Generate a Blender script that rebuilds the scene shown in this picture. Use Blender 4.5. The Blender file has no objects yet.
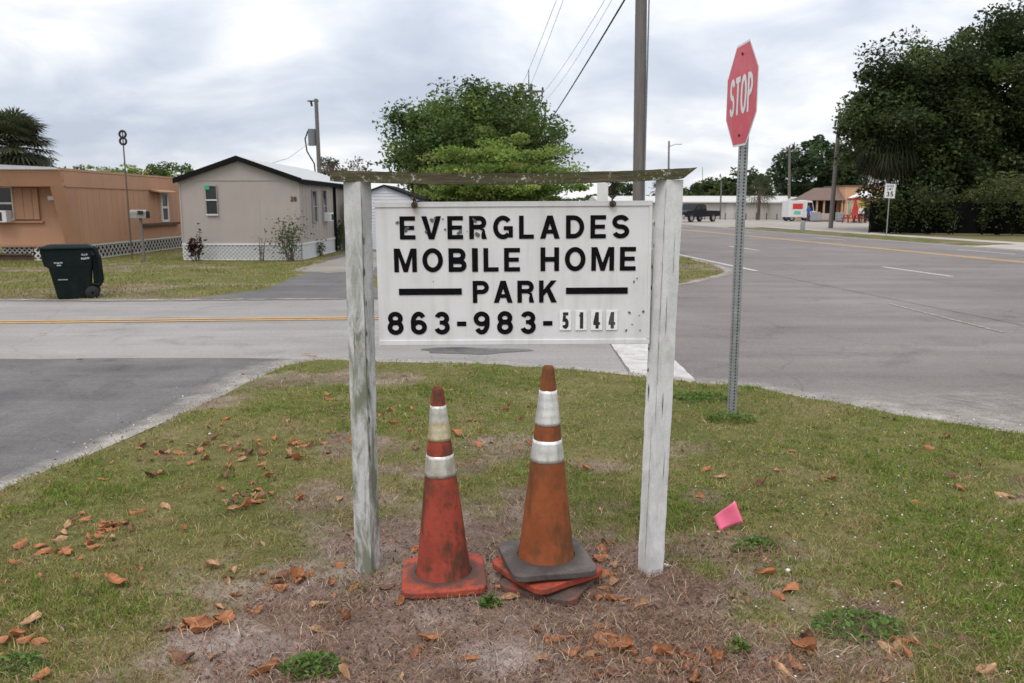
import bpy, bmesh, math, random
import numpy as np
from mathutils import Vector, Matrix

random.seed(7)
scene = bpy.context.scene
COL = scene.collection
R = math.radians
H = 1.70                                   # eye height
PITCH = math.atan(136.5 / 820.0)
CP, SP = math.cos(PITCH), math.sin(PITCH)

# ------------------------------------------------------------------ measuring helpers (survey the place from sight lines)
def ray(px, py):
    dx = (px - 512) / 820.0; dy = (341.5 - py) / 820.0
    return Vector((dx, CP + dy * SP, -SP + dy * CP))
def G(px, py, z=0.0):
    d = ray(px, py); t = (z - H) / d.z
    return Vector((d.x * t, d.y * t, z))
def P(px, py, Y):
    d = ray(px, py); t = Y / d.y
    return Vector((d.x * t, Y, H + d.z * t))
def W(px, Y, z=0.0):                       # x of a point at depth Y height z seen in column px
    return (px - 512) / 820.0 * (Y * CP + (H - z) * SP)

# ------------------------------------------------------------------ object helpers
def tag(o, label=None, cat=None, group=None, kind=None):
    if label: o['label'] = label
    if cat: o['category'] = cat
    if group: o['group'] = group
    if kind: o['kind'] = kind
    return o
def thing(name, label, cat, loc=(0, 0, 0), rz=0.0, group=None):
    o = bpy.data.objects.new(name, None); COL.objects.link(o)
    o.empty_display_size = 0.2
    o.location = loc; o.rotation_euler = (0, 0, rz)
    return tag(o, label, cat, group)
def link(name, me, parent=None):
    o = bpy.data.objects.new(name, me); COL.objects.link(o)
    if parent: o.parent = parent
    return o
def copy_tree(o, parent=None):
    c = o.copy(); COL.objects.link(c)
    if parent: c.parent = parent
    for ch in list(o.children): copy_tree(ch, c)
    return c

class MB:
    """collects polygons and links them as one mesh"""
    def __init__(s): s.v = []; s.f = []; s.m = []; s.sm = []
    def add(s, vs, fs, mi=0, smooth=False):
        b = len(s.v); s.v += [tuple(x) for x in vs]
        for f in fs: s.f.append([b + i for i in f]); s.m.append(mi); s.sm.append(smooth)
        return s
    def box(s, c, d, rz=0.0, mi=0, M=None):
        x, y, z = d[0] / 2, d[1] / 2, d[2] / 2
        vs = [Vector((i * x, j * y, k * z)) for k in (-1, 1) for j in (-1, 1) for i in (-1, 1)]
        mat = M if M is not None else Matrix.Rotation(rz, 3, 'Z')
        vs = [mat @ v + Vector(c) for v in vs]
        return s.add(vs, [(0, 2, 3, 1), (4, 5, 7, 6), (0, 1, 5, 4), (2, 6, 7, 3), (0, 4, 6, 2), (1, 3, 7, 5)], mi)
    def hexa(s, lo, hi, mi=0):             # two quads (4 pts each, ccw) joined
        return s.add(list(lo) + list(hi), [(3, 2, 1, 0), (4, 5, 6, 7), (0, 1, 5, 4), (1, 2, 6, 5), (2, 3, 7, 6), (3, 0, 4, 7)], mi)
    def prism(s, poly, a, b, axis='z', mi=0, smooth=False):
        n = len(poly)
        def mk(p, h):
            if axis == 'z': return (p[0], p[1], h)
            if axis == 'y': return (p[0], h, p[1])
            return (h, p[0], p[1])
        vs = [mk(p, a) for p in poly] + [mk(p, b) for p in poly]
        fs = [tuple(range(n - 1, -1, -1)), tuple(range(n, 2 * n))]
        s.add(vs, fs, mi)
        b0 = len(s.v) - 2 * n
        for i in range(n):
            j = (i + 1) % n
            s.f.append([b0 + i, b0 + j, b0 + n + j, b0 + n + i]); s.m.append(mi); s.sm.append(smooth)
        return s
    def tube(s, pts, rad, n=8, mi=0, caps=True):
        pts = [Vector(p) for p in pts]
        if not hasattr(rad, '__len__'): rad = [rad] * len(pts)
        vs = []; up0 = None
        for i, p in enumerate(pts):
            t = (pts[min(i + 1, len(pts) - 1)] - pts[max(i - 1, 0)]).normalized()
            if up0 is None: up0 = Vector((1, 0, 0)) if abs(t.x) < 0.8 else Vector((0, 1, 0))
            a = (up0 - t * up0.dot(t)).normalized(); up0 = a; b = t.cross(a)
            for k in range(n):
                q = 2 * math.pi * k / n
                vs.append(p + (a * math.cos(q) + b * math.sin(q)) * rad[i])
        fs = [(i * n + k, i * n + (k + 1) % n, (i + 1) * n + (k + 1) % n, (i + 1) * n + k) for i in range(len(pts) - 1) for k in range(n)]
        s.add(vs, fs, mi, True)
        if caps: s.add(vs[:n], [tuple(range(n - 1, -1, -1))], mi); s.add(vs[-n:], [tuple(range(n))], mi)
        return s
    def lathe(s, prof, n=32, mi=0, c=(0, 0, 0)):
        vs = []
        for r, z in prof:
            for k in range(n):
                q = 2 * math.pi * k / n; vs.append((c[0] + r * math.cos(q), c[1] + r * math.sin(q), c[2] + z))
        fs = [(i * n + k, i * n + (k + 1) % n, (i + 1) * n + (k + 1) % n, (i + 1) * n + k) for i in range(len(prof) - 1) for k in range(n)]
        return s.add(vs, fs, mi, True)
    def build(s, name, mats, parent=None, bevel=0.0, seg=2):
        me = bpy.data.meshes.new(name); me.from_pydata(s.v, [], s.f); me.update()
        if not isinstance(mats, (list, tuple)): mats = [mats]
        for m in mats: me.materials.append(m)
        me.polygons.foreach_set('material_index', s.m); me.polygons.foreach_set('use_smooth', s.sm)
        o = link(name, me, parent)
        if bevel:
            b = o.modifiers.new('bevel', 'BEVEL'); b.width = bevel; b.segments = seg; b.limit_method = 'ANGLE'; b.angle_limit = R(40)
        return o

def np_mesh(name, V, faces_flat, sizes, mat, col=None, parent=None, smooth=False, attrs=None):
    me = bpy.data.meshes.new(name)
    nv = len(V); nl = len(faces_flat); nf = len(sizes)
    me.vertices.add(nv); me.loops.add(nl); me.polygons.add(nf)
    me.vertices.foreach_set('co', np.asarray(V, np.float32).ravel())
    me.loops.foreach_set('vertex_index', np.asarray(faces_flat, np.int32))
    st = np.concatenate([[0], np.cumsum(sizes)[:-1]]).astype(np.int32)
    me.polygons.foreach_set('loop_start', st)
    if smooth: me.polygons.foreach_set('use_smooth', np.ones(nf, bool))
    me.update(calc_edges=True); me.validate()
    if col is not None:
        a = me.attributes.new('col', 'FLOAT_COLOR', 'POINT')
        c = np.ones((nv, 4), np.float32); c[:, :3] = col; a.data.foreach_set('color', c.ravel())
    for k, arr in (attrs or {}).items():
        a = me.attributes.new(k, 'FLOAT', 'POINT'); a.data.foreach_set('value', np.asarray(arr, np.float32))
    me.materials.append(mat)
    return link(name, me, parent)

# ------------------------------------------------------------------ numpy noise
def vnoise(x, y, seed=0):
    xi = np.floor(x).astype(np.int64); yi = np.floor(y).astype(np.int64)
    fx = x - xi; fy = y - yi; fx = fx * fx * (3 - 2 * fx); fy = fy * fy * (3 - 2 * fy)
    def h(a, b):
        n = (a * 374761393 + b * 668265263 + seed * 974711) & 0x7fffffff
        n = ((n ^ (n >> 13)) * 1274126177) & 0x7fffffff
        return ((n ^ (n >> 16)) & 0xffff) / 65535.0
    return (h(xi, yi) * (1 - fx) + h(xi + 1, yi) * fx) * (1 - fy) + (h(xi, yi + 1) * (1 - fx) + h(xi + 1, yi + 1) * fx) * fy
def fbm(x, y, seed=0, o=4):
    x = np.asarray(x, float); y = np.asarray(y, float)
    r = 0; a = 0.5; t = 0
    for i in range(o): r = r + a * vnoise(x * 2 ** i, y * 2 ** i, seed + i); t += a; a *= 0.55
    return r / t
def sdist(px, py, poly):                   # signed distance to polygon, positive inside
    poly = np.asarray([(p[0], p[1]) for p in poly]); n = len(poly)
    d = np.full(px.shape, 1e9); ins = np.zeros(px.shape, bool)
    for i in range(n):
        ax, ay = poly[i]; bx, by = poly[(i + 1) % n]
        ex, ey = bx - ax, by - ay
        t = np.clip(((px - ax) * ex + (py - ay) * ey) / (ex * ex + ey * ey + 1e-12), 0, 1)
        d = np.minimum(d, (px - ax - t * ex) ** 2 + (py - ay - t * ey) ** 2)
        c = (ay > py) != (by > py)
        with np.errstate(divide='ignore', invalid='ignore'):
            xx = ex * (py - ay) / (ey if ey != 0 else 1e-12) + ax
        ins ^= c & (px < xx)
    return np.sqrt(d) * np.where(ins, 1, -1)

# ------------------------------------------------------------------ materials
def new_mat(name):
    m = bpy.data.materials.new(name); m.use_nodes = True
    nt = m.node_tree; b = nt.nodes['Principled BSDF']
    return m, nt, b
def nd(nt, t, **kw):
    n = nt.nodes.new(t)
    for k, v in kw.items():
        if k in n.inputs and not hasattr(n, k): n.inputs[k].default_value = v
        else: setattr(n, k, v)
    return n
def noise_node(nt, vec, scale, detail=5, rough=0.6, dist=0.0):
    n = nt.nodes.new('ShaderNodeTexNoise')
    n.inputs['Scale'].default_value = scale; n.inputs['Detail'].default_value = detail
    n.inputs['Roughness'].default_value = rough; n.inputs['Distortion'].default_value = dist
    if vec is not None: nt.links.new(vec, n.inputs['Vector'])
    return n.outputs['Fac']
def ramp(nt, fac, stops, interp='LINEAR'):
    n = nt.nodes.new('ShaderNodeValToRGB'); cr = n.color_ramp; cr.interpolation = interp
    while len(cr.elements) < len(stops): cr.elements.new(0.5)
    for e, (p, c) in zip(cr.elements, stops):
        e.position = p; e.color = (c[0], c[1], c[2], 1) if hasattr(c, '__len__') else (c, c, c, 1)
    nt.links.new(fac, n.inputs['Fac']); return n.outputs['Color']
def mix(nt, fac, a, b, mode='MIX'):
    n = nt.nodes.new('ShaderNodeMix'); n.data_type = 'RGBA'; n.blend_type = mode
    for i, v in ((0, fac), (6, a), (7, b)):
        if hasattr(v, 'is_output') or isinstance(v, bpy.types.NodeSocket): nt.links.new(v, n.inputs[i])
        else: n.inputs[i].default_value = (v[0], v[1], v[2], 1) if hasattr(v, '__len__') else v
    return n.outputs[2]
def math_n(nt, op, a, b=0.0, clamp=False):
    n = nt.nodes.new('ShaderNodeMath'); n.operation = op; n.use_clamp = clamp
    for i, v in ((0, a), (1, b)):
        if isinstance(v, bpy.types.NodeSocket): nt.links.new(v, n.inputs[i])
        else: n.inputs[i].default_value = v
    return n.outputs[0]
def coords(nt, kind='Object', scale=(1, 1, 1)):
    tc = nt.nodes.new('ShaderNodeTexCoord')
    if scale == (1, 1, 1): return tc.outputs[kind]
    mp = nt.nodes.new('ShaderNodeMapping'); mp.inputs['Scale'].default_value = scale
    nt.links.new(tc.outputs[kind], mp.inputs['Vector']); return mp.outputs['Vector']
def world_pos(nt):
    return nt.nodes.new('ShaderNodeNewGeometry').outputs['Position']
def bump(nt, b, h, strength=0.3, dist=0.01):
    n = nt.nodes.new('ShaderNodeBump'); n.inputs['Strength'].default_value = strength; n.inputs['Distance'].default_value = dist
    nt.links.new(h, n.inputs['Height']); nt.links.new(n.outputs['Normal'], b.inputs['Normal'])
def pm(name, col, rough=0.7, var=0.2, scale=6.0, dirt=None, dirt_amt=0.5, dscale=3.0, bmp=0.0, metal=0.0, stretch=(1, 1, 1), spec=0.3, fine=60.0):
    """painted / raw surface with uneven colour, optional dirt and fine relief"""
    m, nt, b = new_mat(name)
    v = coords(nt, 'Object', stretch)
    n1 = noise_node(nt, v, scale, 6, 0.65)
    c = ramp(nt, n1, [(0.25, tuple(x * (1 - var) for x in col)), (0.75, tuple(min(1, x * (1 + var)) for x in col))])
    n2 = noise_node(nt, v, fine, 3, 0.6)
    c = mix(nt, 1.0, c, ramp(nt, n2, [(0.3, 0.9), (0.7, 1.06)]), 'MULTIPLY')
    if dirt:
        n3 = noise_node(nt, v, dscale, 8, 0.7, 0.4)
        f = ramp(nt, n3, [(0.48, 0.0), (0.72, dirt_amt)])
        c = mix(nt, f, c, dirt)
    nt.links.new(c, b.inputs['Base Color'])
    b.inputs['Roughness'].default_value = rough; b.inputs['Metallic'].default_value = metal
    b.inputs['Specular IOR Level'].default_value = spec
    if bmp: bump(nt, b, n2, bmp, 0.004)
    return m
def attr_mat(name, rough=0.65, trans=0.0, spec=0.25):
    m, nt, b = new_mat(name)
    a = nt.nodes.new('ShaderNodeAttribute'); a.attribute_name = 'col'
    nt.links.new(a.outputs['Color'], b.inputs['Base Color'])
    b.inputs['Roughness'].default_value = rough; b.inputs['Specular IOR Level'].default_value = spec
    if trans:
        t = nt.nodes.new('ShaderNodeBsdfTranslucent'); nt.links.new(a.outputs['Color'], t.inputs['Color'])
        mx = nt.nodes.new('ShaderNodeMixShader'); mx.inputs[0].default_value = trans
        nt.links.new(b.outputs[0], mx.inputs[1]); nt.links.new(t.outputs[0], mx.inputs[2])
        nt.links.new(mx.outputs[0], nt.nodes['Material Output'].inputs['Surface'])
    return m

M = {}
M['leaf'] = attr_mat('leaf', 0.6, 0.42, .2)
M['blade'] = attr_mat('blade', 0.7, 0.25, 0.15)
M['litter'] = attr_mat('litter', 0.85, 0.0, 0.1)
M['deadleaf'] = attr_mat('dead_leaf', 0.6, 0.15, 0.25)
M['bark'] = pm('bark', (0.13, 0.10, 0.08), 0.9, 0.35, 4, bmp=0.8, stretch=(1, 1, 0.3))
M['wood_pole'] = pm('weathered_pole_wood', (0.15, 0.138, 0.128), 0.9, 0.3, 5, bmp=0.5, stretch=(6, 6, 0.25))
M['steel'] = pm('galvanised_steel', (0.33, 0.345, 0.35), 0.5, 0.25, 18, metal=0.5, dirt=(0.25, 0.24, 0.22), dirt_amt=0.4)
M['rust'] = pm('rusty_iron', (0.07, 0.045, 0.035), 0.8, 0.4, 60, bmp=0.3)
M['black_plastic'] = pm('black_plastic', (0.018, 0.018, 0.02), 0.5, 0.3, 9)
M['rubber'] = pm('rubber', (0.02, 0.02, 0.02), 0.8, 0.3, 9)
M['wire'] = pm('wire_black', (0.015, 0.015, 0.018), 0.8, 0.1, 2, spec=.1)
M['wire_grey'] = pm('wire_grey', (0.16, 0.17, 0.19), 0.6, 0.1, 2)
M['letter_black'] = pm('black_lettering', (0.008, 0.0075, 0.009), 0.9, 0.35, 30, spec=0.04)
M['white_trim'] = pm('white_trim', (0.66, 0.66, 0.65), 0.6, 0.08, 4)
M['glass_dark'] = pm('dark_window_glass', (0.02, 0.022, 0.025), 0.12, 0.2, 2, spec=0.5)
M['white_metal'] = pm('white_metal', (0.68, 0.68, 0.68), 0.5, 0.06, 3, dirt=(0.4, 0.38, 0.34), dirt_amt=0.3)
M['road_white'] = pm('worn_white_paint', (0.48, 0.465, 0.45), 0.9, 0.14, 4, dirt=(0.27, 0.25, 0.24), dirt_amt=0.95, dscale=6, spec=.1)
M['road_yellow'] = pm('worn_yellow_paint', (0.46, 0.28, 0.11), 0.9, 0.2, 4, dirt=(0.27, 0.24, 0.21), dirt_amt=0.9, dscale=2.0)

def asphalt(name, a, bcol, patch=None, scale=0.35):
    m, nt, b = new_mat(name)
    p = world_pos(nt)
    n1 = noise_node(nt, p, scale, 6, 0.6); n2 = noise_node(nt, p, 90, 3, 0.7)
    mp = nt.nodes.new('ShaderNodeMapping'); mp.inputs['Scale'].default_value = (0.22, 1.6, 1); mp.inputs['Rotation'].default_value = (0, 0, R(-6) if name != 'main_road_asphalt' else R(84))
    nt.links.new(p, mp.inputs['Vector'])
    n3 = noise_node(nt, mp.outputs['Vector'], 0.9, 6, 0.65)
    c = ramp(nt, n1, [(0.3, a), (0.7, bcol)])
    c = mix(nt, 1.0, c, ramp(nt, n3, [(0.32, 0.84), (0.68, 1.12)]), 'MULTIPLY')
    c = mix(nt, 1.0, c, ramp(nt, n2, [(0.25, 0.72), (0.5, 1.0), (0.78, 1.3)]), 'MULTIPLY')
    n5 = noise_node(nt, p, 22, 4, 0.75); c = mix(nt, 1.0, c, ramp(nt, n5, [(0.3, 0.86), (0.7, 1.12)]), 'MULTIPLY')
    n6 = noise_node(nt, p, 0.9, 7, 0.7, 1.2); c = mix(nt, 1.0, c, ramp(nt, n6, [(0.33, 0.72 if 'patch' in name else 0.82), (0.44, 1.0), (0.60, 1.0), (0.72, 1.25 if 'patch' in name else 1.12)]), 'MULTIPLY')
    # tar-sealed cracks
    vo = nt.nodes.new('ShaderNodeTexVoronoi'); vo.feature = 'DISTANCE_TO_EDGE'; vo.inputs['Scale'].default_value = 0.42
    wv = mix(nt, 0.35, p, nd_noise_color(nt, p, 1.3)); nt.links.new(wv, vo.inputs['Vector'])
    ck = ramp(nt, vo.outputs['Distance'], [(0.0, 0.86), (0.005, 1.0)])
    c = mix(nt, 1.0, c, ck, 'MULTIPLY')
    nt.links.new(c, b.inputs['Base Color']); b.inputs['Roughness'].default_value = 0.95
    b.inputs['Specular IOR Level'].default_value = 0.1
    bump(nt, b, n2, 0.5, 0.006)
    return m
def nd_noise_color(nt, vec, scale):
    n = nt.nodes.new('ShaderNodeTexNoise'); n.inputs['Scale'].default_value = scale; n.inputs['Detail'].default_value = 3
    nt.links.new(vec, n.inputs['Vector']); return n.outputs['Color']
M['side_road'] = asphalt('side_road_asphalt', (0.235, 0.224, 0.216), (0.30, 0.287, 0.277))
M['apron'] = asphalt('dark_patch_asphalt', (0.098, 0.092, 0.094), (0.178, 0.168, 0.168), scale=0.8)
M['driveway'] = asphalt('driveway_asphalt', (0.105, 0.10, 0.102), (0.16, 0.152, 0.152), scale=0.5)
M['main_road'] = asphalt('main_road_asphalt', (0.16, 0.143, 0.138), (0.218, 0.20, 0.193), scale=0.22)
M['lot'] = asphalt('sandy_lot', (0.27, 0.25, 0.22), (0.36, 0.335, 0.30))
M['concrete'] = asphalt('pale_concrete', (0.34, 0.32, 0.29), (0.43, 0.40, 0.365))

# ------------------------------------------------------------------ camera, sky, sun
cam = bpy.data.cameras.new('camera'); camo = bpy.data.objects.new('camera', cam); COL.objects.link(camo)
camo.location = (0, 0, H); camo.rotation_euler = (math.pi / 2 - PITCH, 0, 0)
cam.sensor_width = 36; cam.lens = 820 / 1024 * 36; cam.clip_end = 6000; cam.clip_start = 0.05
cam.dof.use_dof = True; cam.dof.focus_distance = 3.7; cam.dof.aperture_fstop = 7.0
scene.camera = camo
SUN_EL, SUN_AZ = R(58), R(205)             # high behind the viewer's left shoulder
w = bpy.data.worlds.new('World'); scene.world = w; w.use_nodes = True
nt = w.node_tree; bg = nt.nodes['Background']
sky = nt.nodes.new('ShaderNodeTexSky'); sky.sky_type = 'NISHITA'; sky.sun_disc = False
sky.sun_elevation = SUN_EL; sky.sun_rotation = SUN_AZ
tc = nt.nodes.new('ShaderNodeTexCoord'); sx = nt.nodes.new('ShaderNodeSeparateXYZ')
nt.links.new(tc.outputs['Generated'], sx.inputs[0])
zc = math_n(nt, 'MAXIMUM', sx.outputs['Z'], 0.0); zd = math_n(nt, 'ADD', zc, 0.30)
cx = nt.nodes.new('ShaderNodeCombineXYZ')
nt.links.new(math_n(nt, 'DIVIDE', sx.outputs['X'], zd), cx.inputs[0]); nt.links.new(math_n(nt, 'DIVIDE', sx.outputs['Y'], zd), cx.inputs[1])
cx.inputs[2].default_value = 3.7
n1 = noise_node(nt, cx.outputs[0], 0.95, 7, 0.50, 0.5)
n2 = noise_node(nt, cx.outputs[0], 2.9, 6, 0.52, 0.5)
nn = math_n(nt, 'ADD', math_n(nt, 'MULTIPLY', n1, 0.68), math_n(nt, 'MULTIPLY', n2, 0.32))
cloud = ramp(nt, nn, [(0.37, (4.9, 5.4, 6.4)), (0.45, (6.2, 6.65, 7.5)), (0.525, (8.0, 8.2, 8.6)), (0.59, (10.6, 10.5, 10.5))])
lift = math_n(nt, 'ADD', math_n(nt, 'MULTIPLY', zc, 0.75), 0.97)   # an overcast sky is brighter overhead
cl = mix(nt, 1.0, cloud, lift, 'MULTIPLY')
skyc = mix(nt, 0.93, sky.outputs[0], cl)
nt.links.new(skyc, bg.inputs['Color']); bg.inputs['Strength'].default_value = 0.1
sl = bpy.data.lights.new('sun', 'SUN'); sl.energy = 1.3; sl.angle = R(25); sl.color = (1.0, 0.94, 0.86)
so = bpy.data.objects.new('sun', sl); COL.objects.link(so)
sd = Vector((math.sin(SUN_AZ) * math.cos(SUN_EL), math.cos(SUN_AZ) * math.cos(SUN_EL), math.sin(SUN_EL)))
so.rotation_euler = sd.to_track_quat('Z', 'Y').to_euler(); so.location = sd * 50
scene.view_settings.view_transform = 'Standard'; scene.view_settings.look = 'None'
scene.view_settings.exposure = 0.16; scene.view_settings.gamma = 1.0
scene.cycles.use_denoising = True
scene.cycles.max_bounces = 6; scene.cycles.diffuse_bounces = 3; scene.cycles.glossy_bounces = 2
scene.cycles.transmission_bounces = 4; scene.cycles.transparent_max_bounces = 8
# ================================================================== SETTING
UV = Vector((-0.106, 1, 0)).normalized(); VV = Vector((1, 0.106, 0)).normalized(); RO = Vector((15.3, 24.6, 0))
def RP(s, v, z=0.0):                       # s along the main road, v across it (0 = yellow centre line)
    p = RO + UV * s + VV * v; return Vector((p.x, p.y, z))
def poly_sheet(name, pts, z, mat, kind='structure'):
    mb = MB(); mb.add([(p[0], p[1], z) for p in pts], [tuple(range(len(pts)))])
    return tag(mb.build(name, mat), kind=kind)

# base ground reaching the horizon
m, nt, b = new_mat('ground_soil_grass')
p = world_pos(nt)
n1 = noise_node(nt, p, 0.12, 6, 0.6); n2 = noise_node(nt, p, 2.2, 5, 0.65)
c = ramp(nt, n1, [(0.3, (0.11, 0.105, 0.045)), (0.55, (0.17, 0.15, 0.075)), (0.75, (0.26, 0.23, 0.17))])
c = mix(nt, 1.0, c, ramp(nt, n2, [(0.3, 0.75), (0.7, 1.15)]), 'MULTIPLY')
nt.links.new(c, b.inputs['Base Color']); b.inputs['Roughness'].default_value = 0.95; b.inputs['Specular IOR Level'].default_value = 0.1
mb = MB(); mb.add([(-2500, -600, -0.06), (2500, -600, -0.06), (2500, 4000, -0.06), (-2500, 4000, -0.06)], [(0, 1, 2, 3)])
tag(mb.build('ground', m), kind='structure')

# roads
def bent_edge(a, b, n, amp, rng):
    out = []
    for i in range(n + 1):
        q = a + (b - a) * (i / n); out.append(Vector((q.x, q.y + (rng.uniform(-amp, amp) if 0 < i < n else 0), 0)))
    return out
rg = random.Random(3)
SIDE_N = G(200, 357.5).y; SIDE_F = G(200, 299.5).y
poly_sheet('side_road', [(-70, -6, 0), (9.5, -6, 0), (9.5, SIDE_F + 0.4, 0), (-70, SIDE_F + 0.4, 0)], 0.0, M['side_road'])
edge = bent_edge(Vector((-45, SIDE_N, 0)), G(292, 359), 60, 0.05, rg)
poly_sheet('dark_apron', edge + [Vector((0, 8.3, 0)), Vector((0, -6, 0)), Vector((-45, -6, 0))], 0.004, M['apron'])
# intersection apron and the four lane main road
xs = W(606, 10.0)
poly_sheet('intersection_asphalt', [(xs, 5.0, 0), (9.9, -6, 0), (9.9, SIDE_F + 9, 0), (4.5, SIDE_F + 9, 0), (xs + 0.1, SIDE_F + 0.3, 0)], 0.006, M['main_road'])
poly_sheet('main_road', [RP(-60, -9.35), RP(-60, 4.9), RP(240, 4.9), RP(240, -9.35)], 0.010, M['main_road'])
# painted lines
def stripe(name, a, b, wd, z, mat, n=1, jit=0.0):
    a = Vector(a); b = Vector(b); d = (b - a).normalized(); q = Vector((-d.y, d.x, 0)) * wd / 2
    mb = MB(); L = []; RR = []
    for i in range(n + 1):
        c = a + (b - a) * i / n
        L.append(c + q * (1 + rg.uniform(-jit, jit))); RR.append(c - q * (1 + rg.uniform(-jit, jit)))
    vs = [(v.x, v.y, z) for v in L + RR]
    mb.add(vs, [(n + 1 + i, n + 2 + i, i + 1, i) for i in range(n)])
    return tag(mb.build(name, mat), kind='structure')
for off in (-0.13, 0.13):
    stripe('yellow_road_line', RP(-60, off), RP(200, off), 0.19, 0.014, M['road_yellow'], 120, 0.12)
ya = G(0, 322.5); yb = G(345, 318.5); yd = (yb - ya).normalized()
for off in (-0.1, 0.1):
    q = Vector((-yd.y, yd.x, 0)) * off
    stripe('yellow_road_line', ya - yd * 45 + q, ya + yd * ((1.15 - ya.x) / yd.x) + q, 0.12, 0.008, M['road_yellow'], 80, 0.12)
d1 = G(880, 267.2); d2 = G(945, 277); s1 = (d1 - RO).dot(UV); s2 = (d2 - RO).dot(UV)
for k in range(-3, 9):
    stripe('white_lane_dash', RP(s2 + k * 11.6, -5.25), RP(s1 + k * 11.6, -5.2), 0.14, 0.014, M['road_white'], 8, 0.15)
    stripe('white_lane_dash', RP(s2 + 8.2 + k * 11.6, 2.6), RP(s1 + 8.2 + k * 11.6, 2.6), 0.14, 0.014, M['road_white'], 8, 0.15)
e1 = G(757, 271.5); e2 = G(679, 255)
stripe('white_edge_line', e1, e1 + (e2 - e1).normalized() * 70, 0.14, 0.015, M['road_white'], 60, 0.15)
stripe('road_seam', G(888, 304), G(1003, 333), 0.05, 0.0125, M['lot'], 60, .8)
stripe('white_edge_line', RP(-30, 4.35), RP(60, 4.35), 0.13, 0.014, M['road_white'], 40, 0.15)
# broad white stop bar
xl, xr = 1.22, 1.80
nb = 24; mb = MB()
vs = [(xl + rg.uniform(-.006, .006), 7.3 + 4.55 * i / nb, 0.0105) for i in range(nb + 1)] + [(xr + rg.uniform(-.008, .008), 7.3 + 4.55 * i / nb, 0.0105) for i in range(nb + 1)]
mb.add(vs, [(i, nb + 1 + i, nb + 2 + i, i + 1) for i in range(nb)])
tag(mb.build('stop_bar', M['road_white']), kind='structure')

# lawns: sheets whose rim sinks below the paving, so the turf edge is irregular
def lawn_mat(name):
    m, nt, b = new_mat(name)
    p = world_pos(nt)
    a = nt.nodes.new('ShaderNodeAttribute'); a.attribute_name = 'bare'
    n1 = noise_node(nt, p, 1.1, 6, 0.65); n2 = noise_node(nt, p, 14, 5, 0.7); n3 = noise_node(nt, p, 70, 3, 0.7)
    turf = ramp(nt, n1, [(0.3, (0.085, 0.10, 0.028)), (0.5, (0.13, 0.128, 0.043)), (0.7, (0.205, 0.165, 0.085))])
    soil = ramp(nt, n1, [(0.35, (0.15, 0.103, 0.083)), (0.5, (0.21, 0.155, 0.13)), (0.68, (0.35, 0.285, 0.25))])
    f = math_n(nt, 'ADD', a.outputs['Fac'], math_n(nt, 'MULTIPLY', math_n(nt, 'SUBTRACT', n2, 0.5), 0.5), True)
    sa = nt.nodes.new('ShaderNodeAttribute'); sa.attribute_name = 'sand'
    sf_ = math_n(nt, 'ADD', sa.outputs['Fac'], math_n(nt, 'MULTIPLY', math_n(nt, 'SUBTRACT', n2, 0.55), 0.8), True)
    soil = mix(nt, sf_, soil, (0.35, 0.295, 0.275))
    c = mix(nt, f, turf, soil)
    c = mix(nt, 1.0, c, ramp(nt, n2, [(0.3, 0.72), (0.7, 1.2)]), 'MULTIPLY')
    c = mix(nt, 1.0, c, ramp(nt, n3, [(0.3, 0.7), (0.7, 1.2)]), 'MULTIPLY')
    nt.links.new(c, b.inputs['Base Color']); b.inputs['Roughness'].default_value = 0.95; b.inputs['Specular IOR Level'].default_value = 0.1
    bump(nt, b, n3, 0.7, 0.015)
    return m
M['lawn'] = lawn_mat('lawn_turf')
M['lawn_far'] = lawn_mat('lawn_turf_far')
LAWN = [G(*q) for q in ((-60, 520), (0, 488), (60, 466), (130, 436), (190, 409), (235, 386), (283, 367), (320, 361), (360, 362), (500, 366), (610, 374), (700, 384), (760, 389), (800, 398), (850, 407), (900, 416), (960, 425), (1024, 435))]
LAWN = [Vector((-4.2, -3, 0)), Vector((-3.4, 2.0, 0))] + LAWN + [Vector((5.0, 4.9, 0)), Vector((6.4, 2.6, 0)), Vector((7.4, -3, 0))]
def lawn_h(x, y):
    x = np.asarray(x, float); y = np.asarray(y, float)
    d = sdist(x, y, LAWN) + 0.13 * (fbm(x * 2.2, y * 2.2, 5) - 0.5) + 0.05 * (fbm(x * 11, y * 11, 8) - 0.5)
    z = np.clip(d * 0.32, -0.05, 0.045) + 0.022 * np.clip(d * 1.5, 0, 1) * (fbm(x * 1.6, y * 1.6, 9) - 0.4) + 0.012 * (fbm(x * 9, y * 9, 31) - 0.5) * np.clip(d * 3, 0, 1)
    return z, d
def bare_f(x, y):
    e = np.hypot((x - 0.03) / 1.56, (y - 2.85) / 1.72)
    n = fbm(x * 1.7 + 4, y * 1.7, 14) - 0.5
    n = n + .5 * (fbm(x * 6, y * 6, 16, 3) - .5); f = np.clip((1.0 - e - n * 1.0) * 3.0, 0, 1)
    e2 = np.hypot((x - 1.05) / 0.45, (y - 3.75) / 0.4); f = np.maximum(f, np.clip((0.9 - e2 - n) * 2.2, 0, 0.6))
    # bald scuffs elsewhere
    s = fbm(x * 0.9 + 7, y * 0.9 - 3, 51, 5); f = np.maximum(f, np.clip((s - 0.66) * 9, 0, 0.7))
    return f
SANDS = [(G(285, 560, .04), .38, .42), (G(235, 648, .04), .22, .14), (G(190, 660, .04), .2, .12), (G(805, 535, .04), .22, .25), (G(500, 660, .04), .3, .1)]
def sand_f(x, y):
    f = x * 0
    for c, a, b in SANDS: f = np.maximum(f, np.clip(1.3 - np.hypot((x - c.x) / a, (y - c.y) / b) - 1.2 * (fbm(x * 5, y * 5, 66, 3) - .5), 0, 1) * .9)
    return f
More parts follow.
